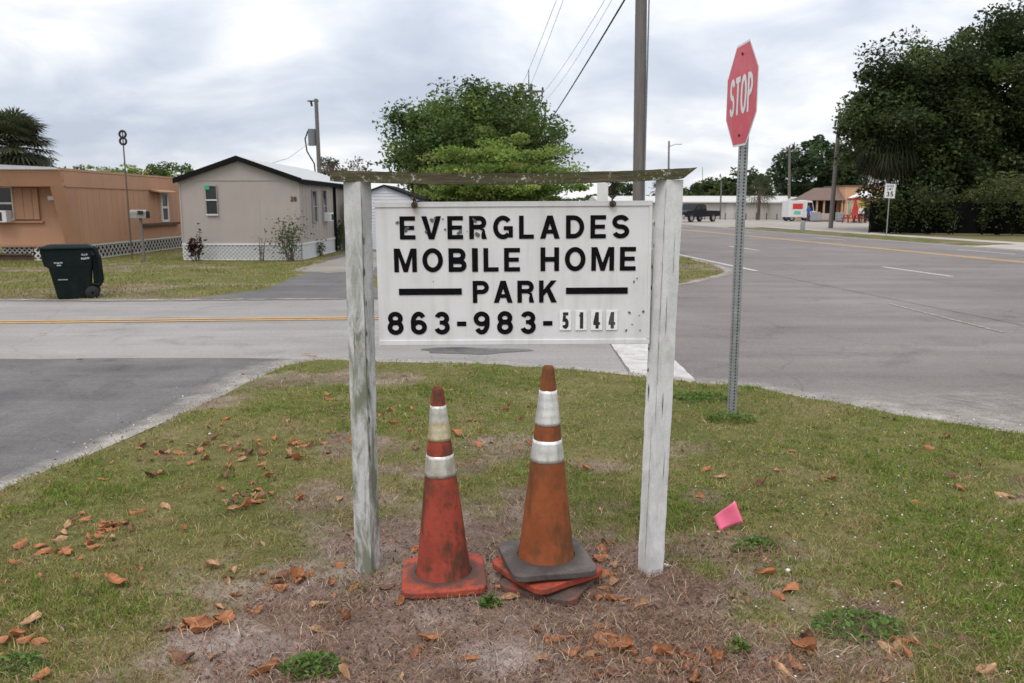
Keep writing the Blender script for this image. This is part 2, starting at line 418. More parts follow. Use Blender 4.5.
def grid_sheet(name, x0, x1, y0, y1, step, hf, bf, mat):
    xs = np.arange(x0, x1 + step, step); ys = np.arange(y0, y1 + step, step)
    X, Y = np.meshgrid(xs, ys); Z, D = hf(X, Y); nx = len(xs); ny = len(ys)
    V = np.stack([X.ravel(), Y.ravel(), Z.ravel()], 1)
    i = np.arange(nx - 1); j = np.arange(ny - 1); I, J = np.meshgrid(i, j); q = (J * nx + I).ravel()
    F = np.stack([q, q + 1, q + nx + 1, q + nx], 1)
    keep = (D.ravel()[F] > -0.4).any(1); F = F[keep]
    o = np_mesh(name, V, F.ravel(), np.full(len(F), 4), mat, None, None, True, {'bare': bf(V[:, 0], V[:, 1]), 'sand': sand_f(V[:, 0], V[:, 1])})
    return tag(o, kind='structure')
grid_sheet('lawn', -5.2, 8.0, -3.2, 9.4, 0.05, lawn_h, bare_f, M['lawn'])
def lz(x, y): return float(lawn_h(np.array([x]), np.array([y]))[0][0])

tip = G(727, 271.5)
FAR_LAWN = [Vector((-70, SIDE_F, 0)), Vector((W(-10, 14.6), SIDE_F - 0.1, 0)), G(100, 301), G(345, 299), G(470, 297), G(600, 292), G(684, 284.5), G(712, 278), G(727, 273), G(729, 270.5), G(716, 265.5),
            G(690, 259), G(678, 256), RP(45, -9.6), RP(120, -9.6), Vector((-70, 150, 0))]
def far_h(x, y):
    d = sdist(x, y, FAR_LAWN) + 0.25 * (fbm(x * 1.3, y * 1.3, 15) - 0.5) + 0.1 * (fbm(x * 6, y * 6, 18) - 0.5)
    return np.clip(d * 0.25, -0.05, 0.022), d
def far_bare(x, y): return np.clip((fbm(x * 0.35, y * 0.8, 23, 5) - 0.53) * 6, 0, 0.75)
grid_sheet('lawn', -32, 8, SIDE_F - 1.0, 48, 0.16, far_h, far_bare, M['lawn_far'])
DRIVE = [G(222, 298.5), G(262, 290), G(300, 274), G(318, 266), Vector((-6.0, 26, 0)), Vector((-5.9, 31.5, 0)), Vector((-3.7, 31, 0)), Vector((-3.2, 24, 0)), G(373, 278), G(376, 297.5)]
DR2 = [DRIVE[0] + Vector((-.6, -.25, 0))] + DRIVE[1:-1] + [DRIVE[-1] + Vector((.3, -.25, 0))]
def drive_h(x, y):
    d = sdist(x, y, DR2) + 0.3 * (fbm(x * 1.1, y * 1.1, 35) - 0.5) + 0.1 * (fbm(x * 5, y * 5, 38) - 0.5)
    return np.clip(d * 0.3, -0.05, 0.028), d
grid_sheet('driveway', -10.5, -2, SIDE_F - 0.6, 33, 0.12, drive_h, lambda x, y: x * 0, M['driveway'])
M['gravel'] = asphalt('grey_gravel', (0.19, 0.178, 0.16), (0.27, 0.25, 0.225))
# gravelly upper end of the driveway
GR = [G(285, 272), G(318, 264), Vector((-5.9, 30.5, 0)), Vector((-3.8, 30, 0)), Vector((-3.3, 24, 0)), G(372, 272), G(330, 275)]
def gr_h(x, y):
    d = sdist(x, y, GR) + 0.8 * (fbm(x * 0.9, y * 0.9, 45) - 0.5); return np.clip(d * 0.3, -0.05, 0.036), d
grid_sheet('gravel_driveway', -9, -2, 18, 32, 0.14, gr_h, lambda x, y: x * 0, M['gravel'])

# far side of the main road: verge, sidewalk, concrete entrance, pale parking ground
poly_sheet('parking_lot', [RP(26, 8.0), RP(26, 40), RP(130, 60), RP(130, 5.0), RP(38, 5.0)], -0.02, M['lot'])
VERGE = [RP(-30, 4.9), RP(3.5, 4.9), RP(5.0, 6.6), RP(5.0, 7.3), RP(32, 7.4), RP(40, 6.0), RP(27, 4.9), RP(9.3, 4.9), RP(4.0, 4.9)]
VERGE = [RP(9.2, 4.95), RP(10.6, 7.5), RP(30, 7.9), RP(37, 6.6), RP(38, 4.95)]
V2 = [RP(-40, 4.95), RP(-40, 7.5), RP(3.6, 7.5), RP(2.4, 4.95)]
for vp, a in ((VERGE, 'r'), (V2, 'q')):
    xs_ = [q.x for q in vp]; ys_ = [q.y for q in vp]
    def vh(x, y, vp=vp):
        d = sdist(x, y, vp) + 0.3 * (fbm(x * 1.1, y * 1.1, 65) - 0.5); return np.clip(d * 0.25, -0.05, 0.05), d
    grid_sheet('verge', min(xs_) - 1, max(xs_) + 1, min(ys_) - 1, max(ys_) + 1, 0.25, vh, far_bare, M['lawn_far'])
poly_sheet('sidewalk', [RP(-40, 7.6), RP(40, 7.9), RP(40, 9.3), RP(-40, 9.1)], 0.02, M['concrete'])
poly_sheet('concrete_entrance', [RP(1.5, 4.7), RP(9.8, 4.7), RP(10.6, 8.2), RP(2.8, 8.2)], 0.016, M['concrete'])

# sandy dust swept to the lawn's edge
m, nt, b = new_mat('road_edge_sand')
p = world_pos(nt); a = nt.nodes.new('ShaderNodeAttribute'); a.attribute_name = 'bare'
n1 = noise_node(nt, p, 3.0, 6, 0.7); n2 = noise_node(nt, p, 60, 3, 0.7)
c = mix(nt, 1.0, ramp(nt, n1, [(0.3, (0.28, 0.255, 0.23)), (0.7, (0.37, 0.345, 0.31))]), ramp(nt, n2, [(0.3, 0.75), (0.7, 1.2)]), 'MULTIPLY')
nt.links.new(c, b.inputs['Base Color']); b.inputs['Roughness'].default_value = 0.95
f = math_n(nt, 'ADD', a.outputs['Fac'], math_n(nt, 'MULTIPLY', math_n(nt, 'SUBTRACT', n1, 0.5), 1.5))
f = math_n(nt, 'ADD', f, math_n(nt, 'MULTIPLY', math_n(nt, 'SUBTRACT', n2, 0.5), 0.5), True)
tr = nt.nodes.new('ShaderNodeBsdfTransparent'); mx = nt.nodes.new('ShaderNodeMixShader')
nt.links.new(f, mx.inputs[0]); nt.links.new(tr.outputs[0], mx.inputs[1]); nt.links.new(b.outputs[0], mx.inputs[2])
nt.links.new(mx.outputs[0], nt.nodes['Material Output'].inputs['Surface'])
def sand_strip(poly, i0, i1, widths, z):
    pts = []
    for i in range(i0, i1):
        a_, b_ = poly[i], poly[i + 1]; n = max(2, int((b_ - a_).length / 0.2))
        for k in range(n): pts.append((a_ + (b_ - a_) * k / n, widths[i - i0] + (widths[i - i0 + 1] - widths[i - i0]) * k / n))
    V = []; at = []
    n = len(pts)
    for i, (q, wd) in enumerate(pts):
        t = (pts[min(i + 1, n - 1)][0] - pts[max(i - 1, 0)][0]).normalized(); o = Vector((-t.y, t.x, 0))
        for k, al in ((-0.25, .8), (0.0, 0.72), (0.45, 0.3), (1.0, -0.7)):
            V.append((q.x + o.x * wd * k, q.y + o.y * wd * k, z)); at.append(al)
    F = [(i * 4 + k, (i + 1) * 4 + k, (i + 1) * 4 + k + 1, i * 4 + k + 1) for i in range(n - 1) for k in range(3)]
    o = np_mesh('sand_edge', np.array(V), np.array(F).ravel(), np.full(len(F), 4), m, None, None, False, {'bare': np.array(at)})
    return tag(o, kind='structure')
sand_strip(LAWN, 2, 21, [0.26, .26, .26, .25, .3, .45, .6, .5, .35, .25, .25, .35, .35, .35, .8, 1.7, 2.5, 2.7, 2.7, 2.7], 0.0185)
sand_strip(FAR_LAWN, 1, 11, [-.35] * 3 + [-.3] * 3 + [-.5] * 5, 0.017)

# ------------------------------------------------------------------ grass, straw litter
def quads_leaf(name, Pn, size, col, rng, parent=None, up=0.3, aspect=.55, mat=None):
    n = len(Pn); d = rng.normal(size=(n, 3)); d[:, 2] *= .6; d /= np.linalg.norm(d, axis=1)[:, None]
    nrm = rng.normal(size=(n, 3)); nrm[:, 2] += up * 3; s = np.cross(d, nrm); s /= (np.linalg.norm(s, axis=1)[:, None] + 1e-9)
    f = np.cross(s, d); sz = np.asarray(size)[:, None] if hasattr(size, '__len__') else size
    A = Pn - d * sz; B = Pn + s * sz * aspect + f * sz * .12; C_ = Pn + d * sz; D = Pn - s * sz * aspect + f * sz * .12
    V = np.stack([A, B, C_, D], 1).reshape(-1, 3)
    return np_mesh(name, V, np.arange(4 * n), np.full(n, 4), mat or M['leaf'], np.repeat(col, 4, axis=0), parent)

def blades(name, N, seed, ymin, ymax, yexp, xspread, hf, dens, colf, length, width, lean, off=0.0, xlim=None, tuft=0.0):
    rng = np.random.default_rng(seed)
    u = rng.random(N); a = 1 - yexp
    y = (ymin ** a + u * (ymax ** a - ymin ** a)) ** (1 / a)
    x = (rng.random(N) * 2 - 1) * (0.645 * y + xspread)
    if xlim: k = (x > xlim[0]) & (x < xlim[1]); x = x[k]; y = y[k]
    tid = None
    if tuft:
        nt_ = len(x); nc = nt_ // 28; who = rng.random(nt_) < tuft; cen_ = rng.integers(0, nc, nt_); r_ = (0.010 + 0.0035 * y[cen_]) * (.5 + rng.random(nt_))
        th_ = rng.random(nt_) * 6.283; x = np.where(who, x[cen_] + r_ * np.cos(th_), x); y = np.where(who, y[cen_] + r_ * np.sin(th_), y); tid = np.where(who, cen_, -1)
    z, d = hf(x, y)
    k = (d > 0.015) & (rng.random(len(x)) < dens(x, y, d)); x = x[k]; y = y[k]; z = z[k]; n = len(x); tid = tid[k] if tid is not None else None
    sc = 0.75 + 0.085 * y
    L = length[0] + (length[1] - length[0]) * rng.random(n) ** 1.5; Wd = (width[0] + (width[1] - width[0]) * rng.random(n)) * sc
    L = L * (0.35 + 1.4 * fbm(x * 3.5, y * 3.5, seed + 3, 3))
    if tid is not None: L = L * np.where(tid >= 0, .65 + .65 * ((tid * 7919) % 97) / 97.0, .85)
    yaw = rng.random(n) * 2 * np.pi; az = rng.random(n) * 2 * np.pi; ln = lean[0] + (lean[1] - lean[0]) * rng.random(n)
    bx, by = np.cos(yaw) * Wd, np.sin(yaw) * Wd
    dx, dy = np.cos(az), np.sin(az)
    B = np.stack([x, y, z - 0.004 + off * rng.random(n)], 1); S = np.stack([bx, by, 0 * bx], 1)
    l1 = ln * 0.6; l2 = np.minimum(ln * 1.35, 1.62)
    Mid = B + np.stack([dx * np.sin(l1), dy * np.sin(l1), np.cos(l1)], 1) * (L * 0.5)[:, None]
    Tip = Mid + np.stack([dx * np.sin(l2), dy * np.sin(l2), np.cos(l2)], 1) * (L * 0.5)[:, None]
    V = np.stack([B - S, B + S, Mid + S * 0.8, Mid - S * 0.8, Tip], 1).reshape(-1, 3)
    base = (np.arange(n) * 5)[:, None]
    F = np.concatenate([base + np.array([0, 1, 2, 3]), base + np.array([3, 2, 4])], 1).ravel()
    sizes = np.tile([4, 3], n)
    C0 = colf(x, y, rng)
    if tid is not None:
        rep = C0[(np.abs(tid) * 31) % n]; t1 = ((tid * 104729) % 101)[:, None] / 101.0; g0 = green_f(x, y)[:, None]
        base_ = np.where(t1 < .12 + .7 * g0, np.array([[.15, .215, .036]]), np.array([[.31, .25, .11]])) * (.6 + .8 * ((tid * 7 % 53)[:, None] / 53.0))
        C0 = np.where((tid >= 0)[:, None], base_ * (.8 + .4 * rng.random((n, 1))), C0)
    C = np.repeat(C0, 5, axis=0)
    return np_mesh(name, V, F, sizes, M['blade'] if off == 0 else M['litter'], C)
def pick(rng, n, cols, wts, var=0.25):
    cols = np.array(cols); i = rng.choice(len(cols), n, p=np.array(wts) / sum(wts))
    return cols[i] * (1 + var * (rng.random((n, 1)) * 2 - 1)) * (1 + 0.08 * (rng.random((n, 3)) * 2 - 1))
def green_f(x, y): return np.clip((fbm(x * 1.25, y * 1.25, 77, 5) - 0.39) * 4.4 - .22 * np.clip(3.9 - y, 0, 1) * (x < 0) + .06 * np.clip(y - 3.6, 0, 1.5) + .14 * np.clip((x - .6), -1, 1) + .9 * (fbm(x * 4.2, y * 4.2, 79, 4) - .5), 0, 1)
def grass_col(x, y, rng):
    g = green_f(x, y)[:, None]; n = len(x)
    dry = pick(rng, n, [(.34, .275, .12), (.28, .225, .09), (.40, .335, .17), (.23, .21, .075)], [3, 3, 1, 3])
    grn = pick(rng, n, [(.15, .205, .03), (.20, .25, .045), (.28, .30, .07), (.075, .115, .02)], [4, 4, 2, 2])
    return np.where(rng.random((n, 1)) < 0.24 + 0.58 * g, grn, dry)
def grass_den(x, y, d):
    return np.clip((1 - 1.12 * bare_f(x, y)) * (0.45 + 0.65 * green_f(x, y)) * np.clip(d * 6, 0.1, 1), 0, 1)
g = blades('grass', 680000, 1, 1.9, 9.6, 1.35, 1.7, lawn_h, grass_den, grass_col, (0.016, 0.05), (0.0012, 0.0026), (0.35, 1.4), tuft=.5)
tag(g, 'short patchy green and straw coloured grass on the near lawn', 'grass', kind='stuff')
def straw_col(x, y, rng): return pick(rng, len(x), [(.25, .15, .105), (.35, .245, .165), (.14, .085, .06), (.46, .37, .27), (.21, .11, .07)], [4, 2.4, 3.5, .9, 2.6])
def straw_den(x, y, d):
    b_ = bare_f(x, y); n = fbm(x * 2.1, y * 2.1, 91)
    return np.clip(b_ * (0.25 + 2.2 * np.clip(n - 0.38 + 0.12 * np.clip(x, -1, 1), 0, 1)) + 0.10, 0, 1)
g = blades('straw', 260000, 2, 1.9, 8.5, 1.9, 0.8, lawn_h, straw_den, straw_col, (0.02, 0.085), (0.0007, 0.0018), (1.2, 1.6), 0.012)
tag(g, 'brown dry straw and needle litter on the bare soil around the posts', 'straw', kind='stuff')
def far_den(x, y, d):
    return np.clip((0.25 + 0.9 * green_f(x * 0.5, y * 0.7)) * np.clip(d * 4, 0.2, 1), 0, 1) * (sdist(x, y, DR2) < 0.0)
g = blades('grass', 150000, 4, SIDE_F - .1, 40, 1.6, 1.0, far_h, far_den, grass_col, (0.03, 0.075), (0.0022, 0.004), (0.3, 1.2), xlim=(-26, 8))
tag(g, 'mown yellowish grass across the road in front of the mobile homes', 'grass', kind='stuff')

# low broad leaved plants and dark bark crumbs between the blades
def scatter_quads(name, N, seed, ymin, ymax, dens, colf, size, lift, up, label, cat, aspect, xs_=.8, mat='blade'):
    rng = np.random.default_rng(seed); u = rng.random(N); y = (ymin ** -.9 + u * (ymax ** -.9 - ymin ** -.9)) ** (1 / -.9); x = (rng.random(N) * 2 - 1) * (.645 * y + xs_)
    z, d = lawn_h(x, y); k = (d > .03) & (rng.random(N) < dens(x, y)); x, y, z = x[k], y[k], z[k]; n = len(x)
    o = quads_leaf(name, np.stack([x, y, z + lift[0] + (lift[1] - lift[0]) * rng.random(n)], 1), (size[0] + (size[1] - size[0]) * rng.random(n) ** 2) * (.8 + .06 * y), colf(rng, n), rng, None, up, aspect, M[mat])
    return tag(o, label, cat, kind='stuff')
def clover_den(x, y):
    n = fbm(x * 2.3 + 3, y * 2.3, 171, 4); return np.clip((n - .52 + .07 * np.clip(x - .4, -1, 1)) * 7, 0, 1) * np.clip(1 - 1.3 * bare_f(x, y), 0, 1)
scatter_quads('ground_cover', 150000, 33, 2.0, 9, clover_den, lambda r, n: pick(r, n, [(.10, .175, .032), (.14, .22, .045), (.19, .25, .065), (.07, .12, .026)], [3, 3, 1.5, 2]), (.003, .009), (.004, .026), .6, 'small leaved green ground cover spreading in patches through the turf', 'ground cover', .6)
scatter_quads('bark_crumbs', 70000, 34, 2.0, 6, lambda x, y: np.clip(bare_f(x, y) * (1 - .75 * sand_f(x, y)) * (.2 + 4 * np.clip(fbm(x * 3, y * 3, 191, 4) - .40, 0, 1)), 0, 1), lambda r, n: pick(r, n, [(.075, .045, .035), (.13, .075, .055), (.24, .13, .085), (.05, .035, .03)], [4, 3, 1.5, 3]), (.002, .011), (.001, .008), 1.2, 'dark crumbs of bark and leaf litter on the bare soil', 'litter', .45, .5, 'litter')

def frag_den(x, y): return np.clip((fbm(x * 2.0 + 9, y * 2.6, 221, 4) - .50) * 5, 0.03, 1)
scatter_quads('leaf_fragments', 11000, 35, 2.0, 8.5, frag_den, lambda r, n: pick(r, n, [(.30, .13, .06), (.20, .095, .05), (.40, .24, .13), (.12, .07, .045)], [4, 3, 1.5, 2]), (.004, .02), (.003, .017), .8, 'broken brown leaf fragments caught between the grass blades', 'litter', .6, .8, 'deadleaf')
rng = np.random.default_rng(12); V_ = []
for a_, b_ in zip(LAWN[2:20], LAWN[3:21]):
    n = int((b_ - a_).length * 130); t_ = (b_ - a_).normalized(); o_ = Vector((-t_.y, t_.x, 0)); f = rng.random(n); k = rng.exponential(.16, n) - .06
    V_.append(np.stack([a_.x + (b_.x - a_.x) * f + o_.x * k, a_.y + (b_.y - a_.y) * f + o_.y * k, np.full(n, .022)], 1))
V_ = np.concatenate(V_); n = len(V_)
o = quads_leaf('gravel', V_, .003 + .008 * rng.random(n) ** 3, pick(rng, n, [(.38, .35, .31), (.25, .23, .21), (.46, .43, .39), (.14, .12, .10)], [3, 2, 1.5, 2]), rng, None, .6, .8, M['litter'])
tag(o, 'loose grit and sand grains along the broken asphalt edge of the lawn', 'gravel', kind='stuff')
pc = G(470, 351); poly_sheet('asphalt_patch', [(pc.x + .62 * math.cos(q) * (1 + .25 * math.sin(3 * q + 1)), pc.y + .22 * math.sin(q) * (1 + .2 * math.sin(4 * q)), 0) for q in np.arange(0, 6.28, .35)], .0045, M['apron'])
# ================================================================== LETTERS drawn as flat painted shapes
def ribbon(mb, pts, t, z, closed=False, mi=0):
    n = len(pts); L = []; Rr = []
    for i in range(n):
        p0 = pts[i - 1] if (i > 0 or closed) else pts[i]; p2 = pts[(i + 1) % n] if (i < n - 1 or closed) else pts[i]
        dx, dy = p2[0] - p0[0], p2[1] - p0[1]; l = math.hypot(dx, dy) or 1
        nx, ny = -dy / l, dx / l
        L.append((pts[i][0] + nx * t / 2, pts[i][1] + ny * t / 2)); Rr.append((pts[i][0] - nx * t / 2, pts[i][1] - ny * t / 2))
    vs = [(a, b, z) for a, b in L + Rr]; m = n if closed else n - 1
    mb.add(vs, [(n + i, n + (i + 1) % n, (i + 1) % n, i) for i in range(m)], mi)
def arc(cx, cy, rx, ry, a0, a1, n=18):
    return [(cx + rx * math.cos(R(a0 + (a1 - a0) * i / n)), cy + ry * math.sin(R(a0 + (a1 - a0) * i / n))) for i in range(n + 1)]
GW = {'E': .60, 'V': .76, 'R': .68, 'G': .76, 'L': .57, 'A': .76, 'D': .70, 'S': .66, 'M': .86, 'O': .78, 'B': .68, 'I': .22, 'H': .70, 'P': .65, 'K': .72, 'T': .62, 'C': .72,
      '8': .62, '6': .62, '3': .60, '9': .62, '5': .60, '1': .36, '4': .64, '2': .6, '-': .36, ' ': .38, 'N': .7, 'U': .7, 'Y': .72, 'F': .56}
def glyph(ch, t, w):
    """list of ('p', polygon) / ('r', centreline, closed) in a box w by 1"""
    a = t / 2; o = []
    def rect(x0, y0, x1, y1): o.append(('p', [(x0, y0), (x1, y0), (x1, y1), (x0, y1)]))
    def rib(pts, closed=False): o.append(('r', pts, closed))
    if ch in 'EFL':
        rect(0, 0, t, 1)
        if ch != 'F': rect(t, 0, w, t * .92)
        if ch != 'L': rect(t, 1 - t * .92, w, 1); rect(t, .5 - t * .42, w * .93, .5 + t * .46)
    elif ch == 'I': rect(0, 0, w, 1)
    elif ch == '-': rect(0, .36, w, .36 + t)
    elif ch == 'T': rect(0, 1 - t, w, 1); rect(w / 2 - a, 0, w / 2 + a, 1 - t)
    elif ch == 'H': rect(0, 0, t, 1); rect(w - t, 0, w, 1); rect(t, .5 - a, w - t, .5 + a)
    elif ch == 'V': s = t * 1.12; o.append(('p', [(w / 2 - s * .52, 0), (w / 2 + s * .52, 0), (w, 1), (w - s, 1), (w / 2, t * 1.25), (s, 1), (0, 1)]))
    elif ch == 'Y': s = t * 1.15; o.append(('p', [(w / 2 - a, 0), (w / 2 + a, 0), (w / 2 + a, .4), (w, 1), (w - s, 1), (w / 2, .55), (s, 1), (0, 1), (w / 2 - a, .4)]))
    elif ch == 'A':
        s = t * 1.12; e = w / 2 - s * .52; yi = (w / 2 - s) / e
        o.append(('p', [(0, 0), (s, 0), (w / 2, yi), (w / 2, 1), (e, 1)])); o.append(('p', [(w / 2, yi), (w - s, 0), (w, 0), (w - e, 1), (w / 2, 1)]))
        y0 = .22; y1 = .22 + t * .85; o.append(('p', [(s + e * y0, y0), (w - s - e * y0, y0), (w - s - e * y1, y1), (s + e * y1, y1)]))
    elif ch == 'M':
        s = t * .98; o.append(('p', [(0, 0), (s, 0), (s, .66), (w / 2 - s * .45, 0), (w / 2 + s * .45, 0), (w - s, .66), (w - s, 0), (w, 0), (w, 1), (w - s * 1.25, 1), (w / 2, .34), (s * 1.25, 1), (0, 1)]))
    elif ch == 'N': s = t; o.append(('p', [(0, 0), (s, 0), (s, .66), (w - s, 0), (w, 0), (w, 1), (w - s, 1), (w - s, .34), (s, 1), (0, 1)]))
    elif ch == 'K':
        rect(0, 0, t, 1); s = t * 1.25
        o.append(('p', [(t, .30), (t + .001, .30), (w * .98, 1), (w * .98 - s, 1), (t, .58)])); o.append(('p', [(w - s * 1.02, 0), (w, 0), (w * .62, .64), (w * .62 - s * .66, .50)]))
    elif ch in 'OCG':
        if ch == 'O': rib(arc(w / 2, .5, w / 2 - a, .51 - a, 0, 360, 40)[:-1], True)
        elif ch == 'C': rib(arc(w / 2, .5, w / 2 - a, .51 - a, 48, 312, 34))
        else: rib(arc(w / 2, .5, w / 2 - a, .51 - a, 40, 318, 36)); rect(w * .54, .38, w, .38 + t * .85); rect(w - t * .9, .06, w, .38)
    elif ch == 'U': rib([(a, 1), (a, .3)] + arc(w / 2, .3, w / 2 - a, .31 - a, 180, 360, 16) + [(w - a, 1)])
    elif ch in 'PRBD':
        rect(0, 0, t, 1)
        def bowl(y0, y1, xr):
            ry = (y1 - y0) / 2 - a; cy = (y0 + y1) / 2; rx = min(ry * 1.05, (xr - t) * .75); xc = xr - a - rx
            rib([(t * .6, cy + ry), (xc, cy + ry)] + arc(xc, cy, rx, ry, 88, -88, 16) + [(xc, cy - ry), (t * .6, cy - ry)])
        if ch == 'D':
            rib([(t * .6, 1 - a), (w * .42, 1 - a)] + arc(w * .42, .5, w * .58 - a, .5 - a, 88, -88, 22) + [(w * .42, a), (t * .6, a)])
        elif ch == 'P': bowl(.40, 1, w)
        elif ch == 'R': bowl(.42, 1, w * .97); o.append(('p', [(w - t * 1.15, 0), (w, 0), (w * .93, .18), (w * .86, .44), (w * .56, .44), (w * .74, .36), (w - t * 1.2, .2)]))
        else: bowl(.48 - a * .6, 1, w * .95); bowl(0, .48 + a * .6, w)
    elif ch == 'S': ry = .255 - a / 2; rib(arc(w / 2, 1.0 - a + .008 - ry, w / 2 - a, ry, 18, 270, 22) + arc(w / 2, a - .008 + ry, w / 2 - a, ry, 88, -162, 22))
    elif ch == '8': rib(arc(w / 2, 1 - a - .235 + a / 2, w / 2 - a * 1.25, .235 - a / 2 + .01, 0, 360, 32)[:-1], True); rib(arc(w / 2, a + .265 - a / 2, w / 2 - a, .265 - a / 2 + .01, 0, 360, 32)[:-1], True)
    elif ch in '69':
        ry = .325 - a; seg = [('r', arc(w / 2, a + ry, w / 2 - a, ry, 0, 360, 32)[:-1], True), ('r', arc(w / 2, .52, w / 2 - a, .49 - a, 38, 180, 18) + [(a, a + ry)], False)]
        o += seg if ch == '6' else [('r', [(w - x, 1 - y) for x, y in s[1]], s[2]) for s in seg]
    elif ch == '3': rib(arc(w / 2, 1 - a - .245 + a / 2, w / 2 - a * 1.2, .245 - a / 2, 165, -75, 20)); rib(arc(w / 2, a + .265 - a / 2, w / 2 - a, .265 - a / 2, 80, -165, 22)); rect(w * .36, .53 - a * .9, w * .6, .53 + a * .8)
    elif ch == '5': rect(w * .14, 1 - t * .95, w * .94, 1); o.append(('p', [(w * .14, 1 - t), (w * .06, .42), (w * .06 + t * .9, .44), (w * .14 + t * .9, 1 - t)])); rib(arc(w / 2, a + .32 - a, w / 2 - a, .33 - a, 140, -155, 26))
    elif ch == '1': rect(w - t, 0, w, 1); o.append(('p', [(0, .70), (w - t, .80), (w - t, 1), (w * .45, .86), (0, .82)]))
    elif ch == '4': rect(w * .82 - t, 0, w * .82, 1); rect(0, .22, w, .22 + t * .85); o.append(('p', [(0, .22 + t * .85), (t * .95, .22 + t * .85), (w * .82 - t, .84), (w * .82 - t, 1)]))
    elif ch == '2': rib(arc(w / 2, .70, w / 2 - a, .31 - a, 165, -30, 18) + [(a * 1.1, t)]); rect(0, 0, w, t * .95)
    return o
def draw_text(mb, text, x0, x1, y0, h, t=.2, z=0.0, gap=None, stretch=None):
    """letters between x0 and x1, cap height h, painted flat at z"""
    natural = sum(GW[c] for c in text); n = len(text)
    if stretch is None: stretch = 1.0
    gp = ((x1 - x0) / h - natural * stretch) / max(1, n - 1)
    x = x0; k = 0
    for c in text:
        w = GW[c] * stretch
        for s in glyph(c, t, w):
            zz = z + (k % 7) * 0.00006; k += 1
            if s[0] == 'p': mb.add([(x + q[0] * h, y0 + q[1] * h, zz) for q in s[1]], [tuple(range(len(s[1])))])
            else:
                b0 = len(mb.v); ribbon(mb, [(x + q[0] * h, y0 + q[1] * h) for q in s[1]], t * h, zz, s[2])
        x += (w + gp) * h

# ================================================================== SIGN
def white_post_mat(name, moss_amt, lt=1.0):
    m, nt, b = new_mat(name)
    v = coords(nt, 'Object'); vs = coords(nt, 'Object', (14, 14, 1.1)); vm = coords(nt, 'Object', (11, 11, 3.2))
    n1 = noise_node(nt, v, 9, 6, 0.7); n2 = noise_node(nt, vm, 1.3, 7, 0.7, .5); n3 = noise_node(nt, vs, 4.0, 5, 0.6); n4 = noise_node(nt, v, 120, 3, 0.6)
    c = ramp(nt, n1, [(0.3, (0.55 * lt, 0.55 * lt, 0.56 * lt)), (0.7, (0.69 * lt, 0.69 * lt, 0.685 * lt))])
    z = nt.nodes.new('ShaderNodeSeparateXYZ'); nt.links.new(v, z.inputs[0])
    zf = nt.nodes.new('ShaderNodeMapRange'); nt.links.new(z.outputs['Z'], zf.inputs[0])
    zf.inputs[1].default_value = 1.75; zf.inputs[2].default_value = 1.2; zf.inputs[3].default_value = 0.1; zf.inputs[4].default_value = 1.0
    mo = math_n(nt, 'MULTIPLY', ramp(nt, n2, [(0.42, 0.0), (0.58, moss_amt)]), zf.outputs[0])
    c = mix(nt, mo, c, (0.165, 0.18, 0.125))
    sp = ramp(nt, n1, [(0.60, 0.0), (0.68, moss_amt * .6)]); c = mix(nt, sp, c, (0.42, 0.42, 0.37))
    ck = ramp(nt, n3, [(0.24, 0.7), (0.28, 0.0)]); c = mix(nt, ck, c, (0.30, 0.285, 0.26))
    c = mix(nt, 1.0, c, ramp(nt, n4, [(0.3, 0.9), (0.7, 1.05)]), 'MULTIPLY')
    nt.links.new(c, b.inputs['Base Color']); b.inputs['Roughness'].default_value = 0.7; b.inputs['Specular IOR Level'].default_value = 0.25
    bump(nt, b, n3, 0.3, 0.005); return m
M['post_mossy'] = white_post_mat('peeling_white_paint_mossy', 0.95, .88)
M['post_clean'] = white_post_mat('peeling_white_paint', 0.22, 1.1)
m, nt, b = new_mat('mossy_beam_wood')
v = coords(nt, 'Object'); vs = coords(nt, 'Object', (1.2, 14, 14)); n1 = noise_node(nt, vs, 3, 6, 0.7); n2 = noise_node(nt, v, 55, 4, 0.75); n3 = noise_node(nt, v, 7, 5, 0.7)
c = ramp(nt, n1, [(0.36, (0.03, 0.025, 0.016)), (0.52, (0.08, 0.066, 0.038)), (0.70, (0.17, 0.14, 0.09))])
c = mix(nt, ramp(nt, n3, [(0.42, 0.0), (0.6, 0.7)]), c, (0.075, 0.08, 0.024))
sp = math_n(nt, 'MULTIPLY', ramp(nt, n2, [(0.56, 0.0), (0.64, 0.9)]), ramp(nt, n3, [(0.46, 0.0), (0.56, 1.0)]))
c = mix(nt, sp, c, (0.62, 0.62, 0.57)); nt.links.new(c, b.inputs['Base Color']); b.inputs['Roughness'].default_value = 0.9
bump(nt, b, n1, 0.7, 0.008); M['beam'] = m
M['post_grain'] = pm('bare_wood_crack', (0.10, 0.085, 0.07), 0.9, 0.3, 20)

